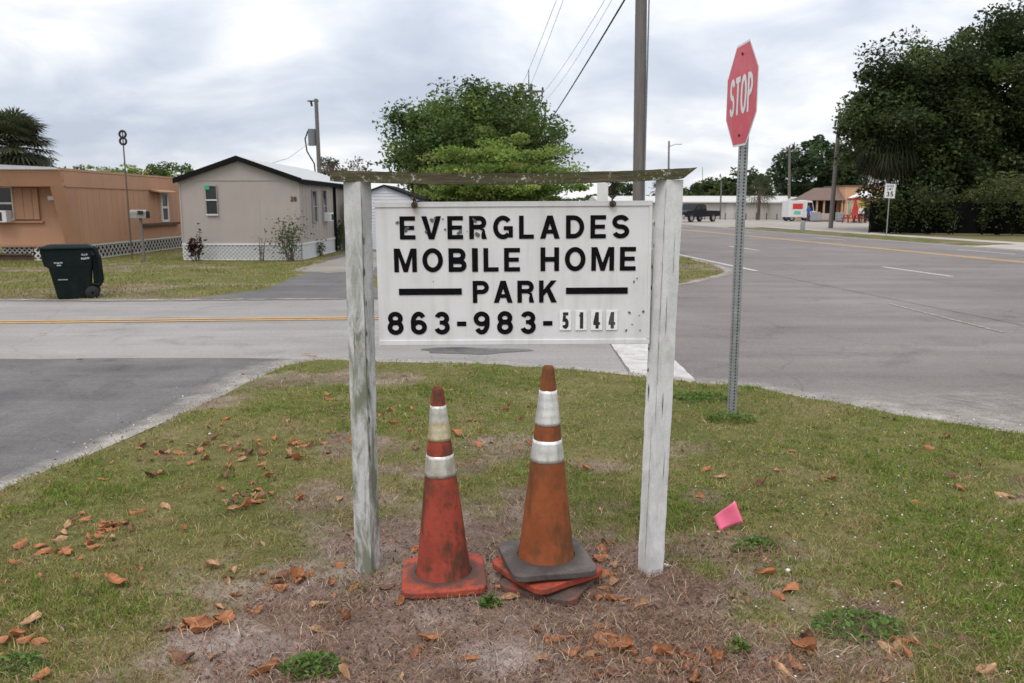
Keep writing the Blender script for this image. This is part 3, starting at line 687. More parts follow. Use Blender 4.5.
sf = thing('sign_stand', 'weathered white two-post wooden frame with a sagging mossy top beam', 'sign stand', (0, 3.5, 0))
def twisted_post(base, top, rot, mat, seam):
    """square timber, slightly twisted and leaning, rough along its corners"""
    rr = random.Random(int(rot)); a = 0.041; mb = MB(); n = 40
    prof = [(-a, -a), (a * .12, -a - .0006), (a, -a), (a, 0), (a, a), (0, a), (-a, a), (-a, 0)]
    rings = []
    for i in range(n + 1):
        f = i / n; c = Vector(base).lerp(Vector(top), f); q = R(rot + 1.5 * math.sin(f * 5))
        for k, (x, y) in enumerate(prof):
            j = rr.uniform(-.0012, .0012) * (1.6 if k in (0, 2, 4, 6) else 1)
            x2, y2 = x + j, y + rr.uniform(-.0008, .0008)
            rings.append((c.x + x2 * math.cos(q) - y2 * math.sin(q), c.y - 3.5 + x2 * math.sin(q) + y2 * math.cos(q), c.z))
    P_ = len(prof); fs = [(i * P_ + k, i * P_ + (k + 1) % P_, (i + 1) * P_ + (k + 1) % P_, (i + 1) * P_ + k) for i in range(n) for k in range(P_)]
    mb.add(rings, fs); mb.add(rings[-P_:], [tuple(range(P_))])
    o = mb.build('post', mat, sf)
    # dark splits and flaked corners
    cr = MB()
    for (face, off, z0, z1, wd) in seam:
        steps = max(3, int((z1 - z0) / .03)); L = []; Q = []
        for i in range(steps + 1):
            zz = z0 + (z1 - z0) * i / steps; f = (zz - base[2]) / (top[2] - base[2]); c = Vector(base).lerp(Vector(top), f); q = R(rot + 1.5 * math.sin(f * 5))
            wv = wd * (.25 + .75 * rr.random()) * (1 if 0 < i < steps else .1); oo = off + rr.uniform(-.0012, .0012)
            for lst, s in ((L, -1), (Q, 1)):
                u = oo + s * wv / 2
                x, y = ((u, -a - .0022) if face == 'f' else ((a + .0022, u) if face == 'r' else (-a - .0022, u)))
                lst.append((c.x + x * math.cos(q) - y * math.sin(q), c.y - 3.5 + x * math.sin(q) + y * math.cos(q), zz))
        m_ = steps + 1; cr.add(L + Q, [(i, m_ + i, m_ + i + 1, i + 1) for i in range(steps)])
    cr.build('crack', M['post_grain'], o)
    return o
xa, xb = W(330, 3.45, 1.8), W(697, 3.45, 1.8)
zl = P(330, 181, 3.455).z; zr = P(690, 178.5, 3.455).z; zm = P(515, 184.0, 3.455).z
def beam_z(f): q = 1 - (2 * f - 1) ** 2; return zl * (1 - f) + zr * f + (zm - (zl + zr) / 2) * q
pl = G(368, 571, .04); pr = G(649.5, 573, .04)
twisted_post((pl.x, pl.y, -.15), (W(357.2, 3.5, 1.79), 3.5, beam_z((W(357.2, 3.5, 1.79) - xa) / (xb - xa)) + .0005), -21, M['post_mossy'],
             [('f', -.01, .95, 1.2, .002), ('r', -.036, .9, 1.74, .004), ('r', -.03, .55, .85, .003), ('f', .02, .3, .5, .0018)] + [('r', -.03 + .004 * (i % 3), .62 + .13 * i, .66 + .13 * i, .011) for i in range(8)])
twisted_post((pr.x, pr.y, -.15), (W(669.5, 3.5, 1.79), 3.5, beam_z((W(669.5, 3.5, 1.79) - xa) / (xb - xa)) + .0005), 27, M['post_clean'],
             [('l', -.036, .75, 1.78, .003), ('l', -.012, .1, .75, .0028), ('f', -.015, 1.15, 1.32, .004), ('f', -.012, .78, .9, .005), ('f', .012, .5, .64, .0035), ('l', .03, 1.0, 1.5, .0025), ('f', .01, 1.4, 1.6, .002), ('l', .02, .85, .93, .012)] + [('l', .03 + .004 * (i % 3), .98 + .09 * i, 1.0 + .09 * i, .012) for i in range(8)])
# top beam: a board lying flat, sagging, its right end sawn at a slant
mb = MB(); n = 40; vs = []
rr = random.Random(5)
zl = P(330, 181, 3.455).z; zr = P(690, 178.5, 3.455).z; zm = P(515, 184.0, 3.455).z
def beam_z(f): q = 1 - (2 * f - 1) ** 2; return zl * (1 - f) + zr * f + (zm - (zl + zr) / 2) * q
for i in range(n + 1):
    f = i / n; xt = xa + (xb - xa) * f; xo = xa + (xb - .055 - xa) * f
    zb = beam_z(f); th = .0445 + rr.uniform(-.0008, .0008); tw = .003 * math.sin(f * 4)
    vs += [(xo, -.048 + tw, zb + rr.uniform(-.001, .001)), (xt, -.052 + tw, zb + th), (xt, .055 + tw, zb + th + .002), (xo, .055 + tw, zb)]
fs = [(i * 4 + k, i * 4 + (k + 1) % 4, (i + 1) * 4 + (k + 1) % 4, (i + 1) * 4 + k) for i in range(n) for k in range(4)] + [(0, 1, 2, 3), (n * 4 + 3, n * 4 + 2, n * 4 + 1, n * 4)]
fs = [tuple(reversed(f)) for f in fs]
mb.add(vs, fs); mb.build('crossbeam', M['beam'], sf)

# hanging board
BC = P(514, 274, 3.5); SC = (3.5 * CP + (H - BC.z) * SP) / 820     # metres per pixel at the board
sb = thing('sign_board', 'white hanging sign board with black lettering for a mobile home park', 'sign', (BC.x, 3.5, BC.z))
sb.rotation_euler = (0, R(-.35), 0)
bw, bh = 274 * SC, 141.5 * SC * 1.012
m, nt, b = new_mat('sign_white_paint')
v = coords(nt, 'Object'); vs = coords(nt, 'Object', (9, 1, 0.9)); n1 = noise_node(nt, v, 4, 6, 0.65); n2 = noise_node(nt, vs, 1.5, 6, 0.65); n3 = noise_node(nt, v, 70, 4, 0.7)
c = ramp(nt, n1, [(0.3, (0.62, 0.615, 0.63)), (0.7, (0.71, 0.705, 0.72))])
c = mix(nt, ramp(nt, n2, [(0.48, 0.0), (0.68, 0.5)]), c, (0.50, 0.49, 0.46))
sx = nt.nodes.new('ShaderNodeSeparateXYZ'); nt.links.new(v, sx.inputs[0])
# rust weeping below the hooks, and a grimy streak under the left one
for hx, wd, ht, amt, colr in ((-.415, .016, .05, .75, (.45, .27, .15)), (-.41, .035, .45, .35, (.43, .40, .33)), (.41, .014, .03, .55, (.35, .26, .2))):
    dx = math_n(nt, 'DIVIDE', math_n(nt, 'ABSOLUTE', math_n(nt, 'SUBTRACT', sx.outputs['X'], hx)), wd)
    top = bh / 2 - .012
    dz = math_n(nt, 'DIVIDE', math_n(nt, 'SUBTRACT', top, sx.outputs['Z']), ht)
    f = math_n(nt, 'MULTIPLY', math_n(nt, 'SUBTRACT', 1.0, dx, True), math_n(nt, 'SUBTRACT', 1.0, dz, True))
    f = math_n(nt, 'MULTIPLY', math_n(nt, 'MULTIPLY', f, amt * 1.6), math_n(nt, 'ADD', n2, 0.35), True)
    c = mix(nt, f, c, colr)
c = mix(nt, ramp(nt, n3, [(0.68, 0.0), (0.78, 0.35)]), c, (0.40, 0.39, 0.36))
nt.links.new(c, b.inputs['Base Color']); b.inputs['Roughness'].default_value = 0.55; b.inputs['Specular IOR Level'].default_value = 0.25
bump(nt, b, n1, 0.15, 0.01); M['sign_white'] = m
mb = MB(); mb.box((0, .012, 0), (bw, .022, bh)); mb.build('panel', M['sign_white'], sb, .002)
tr_ = MB(); tw = .022
tr_.box((0, -.001, bh / 2 - tw / 2), (bw, .0066, tw)); tr_.build('top_moulding', M['sign_white'], sb, .002)
tr_ = MB(); tr_.box((0, -.001, -bh / 2 + tw / 2), (bw, .0066, tw)); tr_.build('bottom_moulding', M['sign_white'], sb, .002)
tr_ = MB(); tr_.box((bw / 2 - .007, -.0015, 0), (.013, .0066, bh - 2 * tw - .002)); tr_.build('side_moulding', M['sign_white'], sb, .002)
def sx_(px): return (px - 514) * SC
def sz_(py): return (274 - py) * SC * 1.012
F0 = .0015
def sign_text(name, text, px0, px1, py0, py1, t=.2, stretch=1.0, mat=None, parent=sb, yoff=F0):
    mb = MB(); draw_text(mb, text, sx_(px0), sx_(px1), sz_(py1), sz_(py0) - sz_(py1), t, 0.0, None, stretch)
    mb.v = [(x, -yoff - z, y) for x, y, z in mb.v]
    return mb.build(name, [mat or M['letter_black'], M['sign_white']], parent)
sign_text('lettering', 'EVERGLADES', 401, 628.5, 217, 239.5, .202, 1.13)
sign_text('lettering', 'MOBILE', 394.5, 520, 248.3, 271.5, .202, 1.12)
sign_text('lettering', 'HOME', 540.5, 635.5, 248, 271.3, .202, 1.12)
sign_text('lettering', 'PARK', 472.5, 557, 280.5, 302.5, .202, 1.12)
sign_text('lettering', '863-983-', 386, 552.5, 311, 334, .205, 1.12)
for (a, c_) in ((398.5, 461.5), (566, 628)):
    mb = MB(); mb.box((sx_((a + c_) / 2), -F0 - .0004, sz_(291)), ((c_ - a) * SC, .0008, 6.4 * SC)); mb.build('dash_mark', M['letter_black'], sb)
M['tile'] = pm('white_number_tile', (0.80, 0.80, 0.80), 0.35, 0.04, 8)
M['tile_digit'] = pm('faded_black_digit', (0.03, 0.03, 0.032), 0.5, 0.3, 12)
M['tile_digit_faded'] = pm('scuffed_black_digit', (0.07, 0.068, 0.07), 0.6, 0.7, 40)
for k, (d, a) in enumerate(zip('5144', (559.3, 575.2, 590.8, 606.2))):
    mb = MB(); mb.box((sx_(a + 6.2), -F0 - .001, sz_(320.5)), (11.6 * SC, .003, 20.2 * SC)); t_ = mb.build('digit_tile', M['tile'], sb, .0006)
    wd = 6.6 if d != '1' else 4.2
    sign_text('digit', d, a + 6.2 - wd / 2, a + 6.2 + wd / 2, 312.3, 328.8, .2, (wd / 16.5) / GW[d], M['tile_digit_faded'] if k == 3 else M['tile_digit'], t_, F0 + .0032)
# grey mould blots on the first letters and lower right corner
M['blot'] = pm('mould_blot', (0.11, 0.115, 0.12), 0.9, 0.4, 90)
bl = MB(); rr = random.Random(21)
for (px, py, r_) in ((399, 223, 2.1), (407, 230, 2.6), (409, 228, 2), (427, 232, 2), (433, 221, 2.4), (436, 219, 1.6), (446, 230, 1.4), (461, 232, 2.6), (459, 234, 1.8), (476, 222, 2.2), (478, 235, 2.8), (474, 220, 1.3), (444, 220, .9), (468, 232, .8), (433, 281, .8), (630, 313, 2.1), (627, 331, 1.6), (633, 325, 1), (640, 316, 1), (634, 282, 1.4), (637, 279, .9), (616, 327, 1.2), (577, 205, 1.1), (486, 205, .7), (644, 312, 1.6), (641, 331, 1.1)):
    n_ = 9; an = rr.random() * 3; el = rr.uniform(.5, .9)
    pts = []
    for k in range(n_):
        q = 2 * math.pi * k / n_; rad = r_ * SC * rr.uniform(.7, 1.15); x = math.cos(q) * rad; z = math.sin(q) * rad * el
        pts.append((sx_(px) + x * math.cos(an) - z * math.sin(an), -F0 - .0012, sz_(py) + x * math.sin(an) + z * math.cos(an)))
    bl.add(pts, [tuple(reversed(range(n_)))])
o = bl.build('stain', M['blot'], sb); o['kind'] = 'stuff'
# chains, hooks, straps
def link_pts(c, L, r, rot):
    pts = []
    for i in range(17):
        q = 2 * math.pi * i / 16; x = math.cos(q) * r; z = math.sin(q) * r + (L / 2 - r) * (1 if math.sin(q) >= 0 else -1)
        pts.append((c[0] + x * math.cos(rot), c[1] + x * math.sin(rot), c[2] + z))
    return pts
for hx, strap in ((sx_(416.5), True), (sx_(611.5), False)):
    zt = bh / 2; mb = MB()
    beam_low = beam_z((BC.x + hx - xa) / (xb - xa)) - BC.z
    gapz = beam_low - (zt - .014)
    if strap:
        mb.tube([(hx - .012, .01, beam_low + .002), (hx - .006, .0, beam_low - gapz * .3), (hx, -.008, zt + .012)], .0045, 6)
        mb.tube(link_pts((hx, -.009, zt - .002), .030, .0085, 1.2), .0032, 6, caps=False)
    else:
        mb.tube(link_pts((hx + .001, -.006, beam_low - .008), .040, .011, 1.2), .004, 6, caps=False)
        mb.tube(link_pts((hx - .001, -.010, beam_low - .040), .048, .0145, .1), .0045, 6, caps=False)
        mb.tube(link_pts((hx, -.010, zt + .0), .036, .010, 1.2), .004, 6, caps=False)
    mb.build('chain', M['rust'], sb)
    mb = MB(); mb.tube([(hx, -.0005, zt - .013), (hx, -.015, zt - .013)], .0035, 8)
    mb.tube([(hx + .011 * math.cos(R(q)), -.013, zt - .013 + .011 * math.sin(R(q))) for q in range(0, 361, 24)], .0032, 6, caps=False)
    mb.build('eye_bolt', M['rust'], sb)
cd = MB(); pts = [P(x, y, 3.46) - Vector((BC.x, 3.5, BC.z)) for x, y in ((406, 192), (410, 196), (414, 200), (418, 201.5), (422, 200.5))]
cd.tube(pts, .0022, 5); pts = [P(x, y, 3.462) - Vector((BC.x, 3.5, BC.z)) for x, y in ((420, 188), (418, 194), (414, 199), (417, 201), (423, 199.5))]
cd.tube(pts, .0018, 5); cd.build('cord', M['black_plastic'], sb)

# ================================================================== TRAFFIC CONES
def cone_mat(name, col, dark, amt):
    m, nt, b = new_mat(name)
    v = coords(nt, 'Object'); n1 = noise_node(nt, v, 7, 7, 0.7, .3); n2 = noise_node(nt, v, 45, 4, 0.7); n3 = noise_node(nt, coords(nt, 'Object', (3.4, 3.4, 1.7)), 2.4, 6, 0.65)
    c = ramp(nt, n1, [(0.3, tuple(x * .72 for x in col)), (0.7, tuple(x * 1.2 for x in col))])
    c = mix(nt, ramp(nt, n3, [(0.47, 0.0), (0.60, amt)]), c, dark)
    c = mix(nt, ramp(nt, n2, [(0.54, 0.0), (0.66, amt * .7)]), c, dark)
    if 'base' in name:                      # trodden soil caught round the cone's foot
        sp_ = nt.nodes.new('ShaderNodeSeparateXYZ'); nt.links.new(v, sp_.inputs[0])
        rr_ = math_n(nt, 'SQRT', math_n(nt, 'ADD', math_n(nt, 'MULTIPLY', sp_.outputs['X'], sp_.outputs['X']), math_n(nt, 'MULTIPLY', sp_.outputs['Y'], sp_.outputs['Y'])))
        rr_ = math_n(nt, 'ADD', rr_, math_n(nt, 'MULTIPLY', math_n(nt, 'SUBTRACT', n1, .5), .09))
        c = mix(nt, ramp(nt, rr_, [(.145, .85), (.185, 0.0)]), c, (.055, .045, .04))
    nt.links.new(c, b.inputs['Base Color']); b.inputs['Roughness'].default_value = 0.7; b.inputs['Specular IOR Level'].default_value = 0.18
    bump(nt, b, n2, 0.25, 0.004); return m
M['cone_red'] = cone_mat('faded_red_cone', (0.32, 0.06, 0.038), (0.065, 0.04, 0.026), 0.85)
M['cone_orange'] = cone_mat('grimy_orange_cone', (0.26, 0.076, 0.028), (0.10, 0.05, 0.024), 0.75)
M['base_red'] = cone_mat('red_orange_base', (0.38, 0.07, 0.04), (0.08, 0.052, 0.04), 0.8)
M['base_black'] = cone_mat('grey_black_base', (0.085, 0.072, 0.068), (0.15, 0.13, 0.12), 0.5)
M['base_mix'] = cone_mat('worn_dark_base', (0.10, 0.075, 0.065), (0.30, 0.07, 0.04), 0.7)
M['grime'] = pm('dark_grime', (0.045, 0.038, 0.033), 0.9, 0.4, 20)
def collar_mat(name, tint, amt):
    m, nt, b = new_mat(name); v = coords(nt, 'Object'); n1 = noise_node(nt, coords(nt, 'Object', (9, 9, 1)), 3, 6, 0.7); n2 = noise_node(nt, v, 30, 5, .7)
    c = ramp(nt, n1, [(0.35, (0.50, 0.50, 0.50)), (0.5, (0.78, 0.78, 0.78)), (0.62, (0.92, 0.92, 0.91))])  # vertical pale and dark streaks in the colour stand in for highlights
    c = mix(nt, ramp(nt, n2, [(0.45, 0.0), (0.7, amt)]), c, tint); c = mix(nt, amt * .5, c, tint)
    nt.links.new(c, b.inputs['Base Color']); b.inputs['Roughness'].default_value = 0.3; b.inputs['Metallic'].default_value = 0.55
    bump(nt, b, n1, .3, .003); return m
M['collar_clean'] = collar_mat('reflective_collar', (0.48, 0.46, 0.42), .4)
M['collar_yellow'] = collar_mat('yellowed_collar', (0.50, 0.39, 0.11), 1.1)
M['collar_dull'] = collar_mat('dull_collar', (0.42, 0.385, 0.29), .9)
def cone_r(z, h): return .124 + (.0245 - .124) * (z - .03) / (h - .03)
def make_cone(label, loc, rz, group, body, base, collars, h=.885, bs=.375, grime=True, rs=1.0):
    t = thing('traffic_cone', label, 'traffic cone', loc, rz, group)
    # base plate: rounded square ring round the cone's foot
    n = 48; mb = MB(); a = bs / 2; rc = .045
    def sq(q, s):
        c_, s_ = math.cos(q), math.sin(q); k = 1 / max(abs(c_), abs(s_)); x, y = c_ * k * s, s_ * k * s
        e = s - rc * s / a
        if abs(x) > e and abs(y) > e:        # round the corner
            d = math.hypot(c_, s_); lo, hi = 0, s * 1.5
            for _ in range(24):
                mid = (lo + hi) / 2; px, py = c_ * mid, s_ * mid
                ins = math.hypot(max(0, abs(px) - e), max(0, abs(py) - e)) < rc * s / a
                lo, hi = (mid, hi) if ins else (lo, mid)
            x, y = c_ * lo, s_ * lo
        return x, y
    rings = [(.128, .0, 'c'), (a * .985, .0, 's'), (a, .006, 's'), (a, .026, 's'), (a * .985, .031, 's'), (.165, .034, 'c'), (.128, .040, 'c')]
    vs = []
    for rad, z, kind in rings:
        for k in range(n):
            q = 2 * math.pi * k / n
            x, y = (rad * math.cos(q), rad * math.sin(q)) if kind == 'c' else sq(q, rad)
            vs.append((x, y, z + .003 * math.sin(3 * q + loc[0] * 9) * (kind == 's')))
    fs = [(i * n + k, i * n + (k + 1) % n, (i + 1) * n + (k + 1) % n, (i + 1) * n + k) for i in range(len(rings) - 1) for k in range(n)]
    mb.add(vs, fs); mb.build('base', base, t, .003)
    mb = MB(); prof = [(.128, .030), (.124, .045)]
    zs = [h * q for q in (.12, .25, .4, .55, .7, .85, .95, .985)]
    prof += [(cone_r(z, h) * rs, z) for z in zs] + [(.0235 * rs, h), (.020, h + .004), (.015, h - .006), (.014, h - .06)]
    mb.lathe(prof, 40); mb.build('body', body, t)
    if False:
        g_ = MB(); vs = []; rr = random.Random(int(loc[0] * 100) + 3); n2_ = 44
        for k in range(n2_):
            q = 2 * math.pi * k / n2_
            for r_ in (.126, .145, .158 + .02 * math.sin(q * 2 + 1) + rr.uniform(-.006, .012)): vs.append((r_ * math.cos(q), r_ * math.sin(q), .0415 if r_ < .13 else (.039 if r_ < .15 else .0362)))
        g_.add(vs, [(k * 3 + j, k * 3 + j + 1, ((k + 1) % n2_) * 3 + j + 1, ((k + 1) % n2_) * 3 + j) for k in range(n2_) for j in range(2)], 0, True)
        g_.build('grime_ring', M['grime'], t)
    for (z0, z1, mt) in collars:
        mb = MB(); e = .0022; st = 6
        pr_ = ([(cone_r(z0, h) + .0004, z0)] if abs(z0 - .735) > .03 else []) + [(cone_r(z0 + (z1 - z0) * i / st, h) + e + .0006 * math.sin(i * 2.1), z0 + (z1 - z0) * i / st) for i in range(st + 1)] + ([(cone_r(z1, h) + .0004, z1)] if abs(z1 - .735) > .03 else [])
        mb.lathe(pr_, 40); mb.build('reflective_collar', mt, t)
    return t
cl_ = G(444, 580, .045); cr_ = P(546, 560, 3.44)
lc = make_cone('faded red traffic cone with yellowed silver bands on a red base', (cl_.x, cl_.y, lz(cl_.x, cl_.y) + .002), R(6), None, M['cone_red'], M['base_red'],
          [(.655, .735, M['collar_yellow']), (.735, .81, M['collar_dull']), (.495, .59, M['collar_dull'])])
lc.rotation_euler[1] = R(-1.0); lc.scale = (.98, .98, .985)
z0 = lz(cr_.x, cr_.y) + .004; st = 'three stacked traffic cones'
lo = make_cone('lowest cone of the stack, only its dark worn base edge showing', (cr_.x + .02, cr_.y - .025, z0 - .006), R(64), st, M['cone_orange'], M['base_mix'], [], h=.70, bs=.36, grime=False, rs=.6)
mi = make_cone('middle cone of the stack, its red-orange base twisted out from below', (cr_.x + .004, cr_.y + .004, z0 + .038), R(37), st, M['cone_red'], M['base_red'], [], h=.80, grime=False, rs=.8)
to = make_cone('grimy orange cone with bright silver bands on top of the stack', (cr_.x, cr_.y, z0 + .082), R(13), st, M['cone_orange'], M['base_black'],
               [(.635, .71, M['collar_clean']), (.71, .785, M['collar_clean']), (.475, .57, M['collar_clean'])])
to.rotation_euler = (R(.3), R(.2), R(13))

# ================================================================== STOP SIGN
sp = G(731.5, 416, .03)
ss = thing('stop_sign', 'red octagonal stop sign on a perforated steel post at the corner', 'stop sign', (sp.x, sp.y, 0))
ss.rotation_euler = (R(.4), R(-.15), 0)
mb = MB(); a = .026; ptop = 2.80; z = -.1; pitch = .0254
rot = R(20)
def rotz(x, y): return (x * math.cos(rot) - y * math.sin(rot), x * math.sin(rot) + y * math.cos(rot))
nseg = int((ptop - z) / pitch)
for side in range(4):
    q = side * math.pi / 2; ux, uy = math.cos(q), math.sin(q); nx, ny = math.sin(q), -math.cos(q)
    for i in range(nseg):
        z0_ = z + i * pitch; z1_ = z0_ + pitch; zc_ = (z0_ + z1_) / 2
        def pt(u, zz, dep=0.0):
            x, y = ux * u + nx * (a - dep), uy * u + ny * (a - dep); x, y = rotz(x, y); return (x, y, zz)
        outer = [(-a, z0_), (0, z0_), (a, z0_), (a, zc_), (a, z1_), (0, z1_), (-a, z1_), (-a, zc_)]
        hole = [(.0082 * math.cos(R(k)), zc_ + .0082 * math.sin(R(k))) for k in (225, 270, 315, 0, 45, 90, 135, 180)]
        vs = [pt(u, zz) for u, zz in outer] + [pt(u, zz) for u, zz in hole] + [pt(u, zz, .003) for u, zz in hole]
        mb.add(vs, [(k, (k + 1) % 8, 8 + (k + 1) % 8, 8 + k) for k in range(8)] + [(8 + k, 8 + (k + 1) % 8, 16 + (k + 1) % 8, 16 + k) for k in range(8)])
po = mb.build('post', M['steel'], ss)
mb = MB(); mb.box((0, 0, (z + ptop) / 2 - .01), (2 * a - .012, 2 * a - .012, ptop - z - .06), rot); mb.build('hole_shade_core', M['black_plastic'], po)  # black core added inside the tube to darken the holes like shade
# octagonal plate facing the side road's traffic
fd = Vector((-1.0, -.035, 0)).normalized(); rd = Vector((-fd.y, fd.x, 0))   # rd: reader's right
rd = Vector((.035, -1.0, 0)).normalized()
zc_ = 2.515; off = .034; oc = .375
M['stop_red'] = pm('faded_stop_red', (0.58, 0.055, 0.085), 0.42, 0.1, 3, dirt=(0.60, 0.22, 0.24), dirt_amt=0.45, dscale=4)
M['sign_white_sheet'] = pm('white_sheeting', (0.70, 0.70, 0.70), 0.45, 0.06, 6)
M['alu'] = pm('bare_aluminium', (0.45, 0.45, 0.46), 0.45, 0.08, 5, metal=0.6)
def onplate(u, v_, d): return tuple(fd * (off + d) + rd * u + Vector((0, 0, zc_ + v_)))
def octa(r_): k = r_ / math.cos(R(22.5)); return [(k * math.cos(R(22.5 + 45 * i)), k * math.sin(R(22.5 + 45 * i))) for i in range(8)]
mb = MB(); fr = [onplate(u, v_, 0.0) for u, v_ in octa(oc)]; bk = [onplate(u, v_, -.0025) for u, v_ in octa(oc)]
mb.add(fr + bk, [tuple(range(8))[::-1], tuple(range(8, 16))] + [(i, (i + 1) % 8, 8 + (i + 1) % 8, 8 + i) for i in range(8)], 0)
pb = mb.build('plate', M['sign_white_sheet'], ss)
mb = MB(); mb.add([onplate(u, v_, .0015) for u, v_ in octa(oc - .016)], [tuple(range(8))[::-1]]); mb.build('red_face', M['stop_red'], pb)
mb = MB(); draw_text(mb, 'STOP', -.275, .275, -.14, .28, .15, 0.0, None, .66)
mb.v = [onplate(x, y, .0030 + z) for x, y, z in mb.v]
mb.build('lettering', [M['sign_white_sheet'], M['stop_red']], pb)
for v_ in (.295, -.295):
    mb = MB(); c0 = Vector(onplate(0, v_, .001)); mb.tube([c0, c0 + fd * .009], .011, 8); mb.build('bolt', M['rust'], pb)

# ================================================================== PINK FLAG
fl = G(726, 531, .05)
ft = thing('marker_flag', 'bright pink plastic utility marker flag bent low over the grass', 'flag', (fl.x, fl.y, lz(fl.x, fl.y)))
m, nt, b = new_mat('pink_plastic'); b.inputs['Base Color'].default_value = (0.85, 0.115, 0.23, 1); b.inputs['Roughness'].default_value = 0.45
n1 = noise_node(nt, coords(nt), 14, 3, .5); nt.links.new(ramp(nt, n1, [(.3, (0.86, .15, .27)), (.7, (.94, .21, .34))]), b.inputs['Base Color']); M['pink'] = m
sc = 1 / 208.0
co = [((714 - 726) * sc, (531 - 517) * sc), ((720 - 726) * sc, (531 - 530.5) * sc), ((743.5 - 726) * sc, (531 - 520) * sc), ((734.5 - 726) * sc, (531 - 497) * sc)]
nu = 8; vs = []
for i in range(nu + 1):
    for j in range(nu + 1):
        u, v_ = i / nu, j / nu
        p0 = (Vector(co[1]) * (1 - u) + Vector(co[2]) * u) * (1 - v_) + (Vector(co[0]) * (1 - u) + Vector(co[3]) * u) * v_
        vs.append((p0.x, .012 * math.sin(u * 4 + v_) + .02 * v_, max(.004, p0.y)))
mb = MB(); mb.add(vs, [(i * (nu + 1) + j, (i + 1) * (nu + 1) + j, (i + 1) * (nu + 1) + j + 1, i * (nu + 1) + j + 1) for i in range(nu) for j in range(nu)], 0, True)
o = mb.build('pennant', M['pink'], ft); sd_ = o.modifiers.new('thickness', 'SOLIDIFY'); sd_.thickness = .0008
mb = MB(); mb.tube([(.02, .02, -.03), (.03, .03, .01), (.06, .05, .012), (.075, .03, .06), (.058, .025, .150)], .0014, 5); mb.build('wire_stake', M['rust'], ft)

# ================================================================== DEAD LEAVES
def leaf_mesh(k, col):
    rr = random.Random(100 + k); L, Wd = 1.0, rr.uniform(.58, .82); nu, nv = 9, 7; V = []; C = []
    c1, c2, tw = rr.uniform(-.5, 1.3), rr.uniform(.4, 1.9) * rr.choice((1, 1, -.6)), rr.uniform(-.7, .7)
    ph = rr.random() * 6
    for i in range(nu):
        u = i / (nu - 1); hw = Wd / 2 * (math.sin(math.pi * (u * .86 + .07) ** 1.5) ** .6) + .008
        for j in range(nv):
            s = (j / (nv - 1)) * 2 - 1; q = s * c2 * (0.6 + .4 * u)
            x = (u - .5) * L; y = hw * (math.sin(q) / c2 if abs(c2) > .1 else s); z = hw * (1 - math.cos(q)) / abs(c2) * (1.3 if c2 > 0 else -1.3)
            x += .03 * rr.uniform(-1, 1); z += .03 * rr.uniform(-1, 1); z += .3 * c1 * (u - .5) ** 2 * 2 + .09 * math.sin(5 * u + 4 * s + ph) * hw * 3 + tw * (u - .5) * s * hw
            jag = 1 + .07 * math.sin(u * 31 + ph) * abs(s); V.append((x, y * jag, z))
            f = (1.18 if j == nv // 2 else 1.0) * (0.72 + .5 * rr.random()) * (.72 if abs(s) > .9 else 1)
            C.append(tuple(min(1, q_ * f) for q_ in col))
    zmin = min(v[2] for v in V); V = [(x, y, z - zmin) for x, y, z in V]
    F = [(i * nv + j, (i + 1) * nv + j, (i + 1) * nv + j + 1, i * nv + j + 1) for i in range(nu - 1) for j in range(nv - 1)]
    b0 = len(V); V += [(-.5, .012, V[nv // 2][2] + .0), (-.5, -.012, V[nv // 2][2]), (-.68, .0, V[nv // 2][2] + .05)]; C += [tuple(q_ * .7 for q_ in col)] * 3
    fl_ = [i for f in F for i in f] + [b0, b0 + 1, b0 + 2]
    o = np_mesh('fallen_leaf', np.array(V), fl_, np.array([4] * len(F) + [3]), M['deadleaf'], np.array(C), None, True)
    me = o.data; bpy.data.objects.remove(o); return me
LCOL = {'orange brown': (.38, .155, .068), 'pale tan': (.43, .255, .14), 'dark brown': (.18, .09, .055)}
LM = {c_: [leaf_mesh(i * 10 + k, col) for k in range(10)] for i, (c_, col) in enumerate(LCOL.items())}
pts = [(200, 452), (190, 448), (205, 460), (180, 455), (215, 440), (225, 450), (240, 450), (258, 442), (275, 440), (250, 455), (305, 447), (290, 455), (325, 443), (168, 455), (150, 478), (162, 475), (243, 497), (250, 503), (258, 503), (245, 510), (270, 478), (220, 492), (167, 507), (125, 525), (130, 530), (100, 533), (85, 523), (110, 528), (60, 540), (42, 548), (68, 555), (96, 550), (138, 513), (118, 585), (30, 625), (3, 646), (0, 660), (40, 680), (212, 566), (310, 575), (300, 580), (280, 578), (285, 591), (320, 606), (345, 620), (255, 613), (185, 628), (206, 628), (195, 625), (222, 622), (165, 630), (186, 660), (211, 657), (262, 673), (318, 632), (346, 677), (388, 588), (402, 604), (416, 653),
       (600, 560), (608, 575), (605, 590), (612, 600), (600, 607), (625, 600), (641, 607), (605, 636), (620, 650), (630, 656), (570, 655), (585, 660), (610, 672), (600, 677), (665, 655), (681, 655), (691, 660), (670, 671), (695, 676), (765, 575), (771, 590), (790, 591), (780, 596), (898, 588), (826, 482), (833, 480), (740, 509), (720, 478), (705, 470), (760, 485), (928, 448), (918, 504), (1010, 499), (1004, 497), (890, 650), (905, 655), (915, 645), (896, 640), (800, 650), (810, 656), (795, 665), (785, 672), (805, 640), (985, 672), (735, 648), (330, 400), (328, 394), (455, 436), (478, 446), (390, 411), (505, 411), (520, 420), (470, 421), (700, 497), (300, 461), (140, 450), (95, 447), (80, 451), (395, 425), (410, 432), (608, 545), (603, 552), (615, 565), (598, 598), (500, 590), (510, 598), (430, 640), (470, 660), (560, 640), (540, 660), (585, 470), (530, 445), (415, 450), (350, 440), (340, 500), (300, 500)]
rr = random.Random(77); NB_ = len(pts)
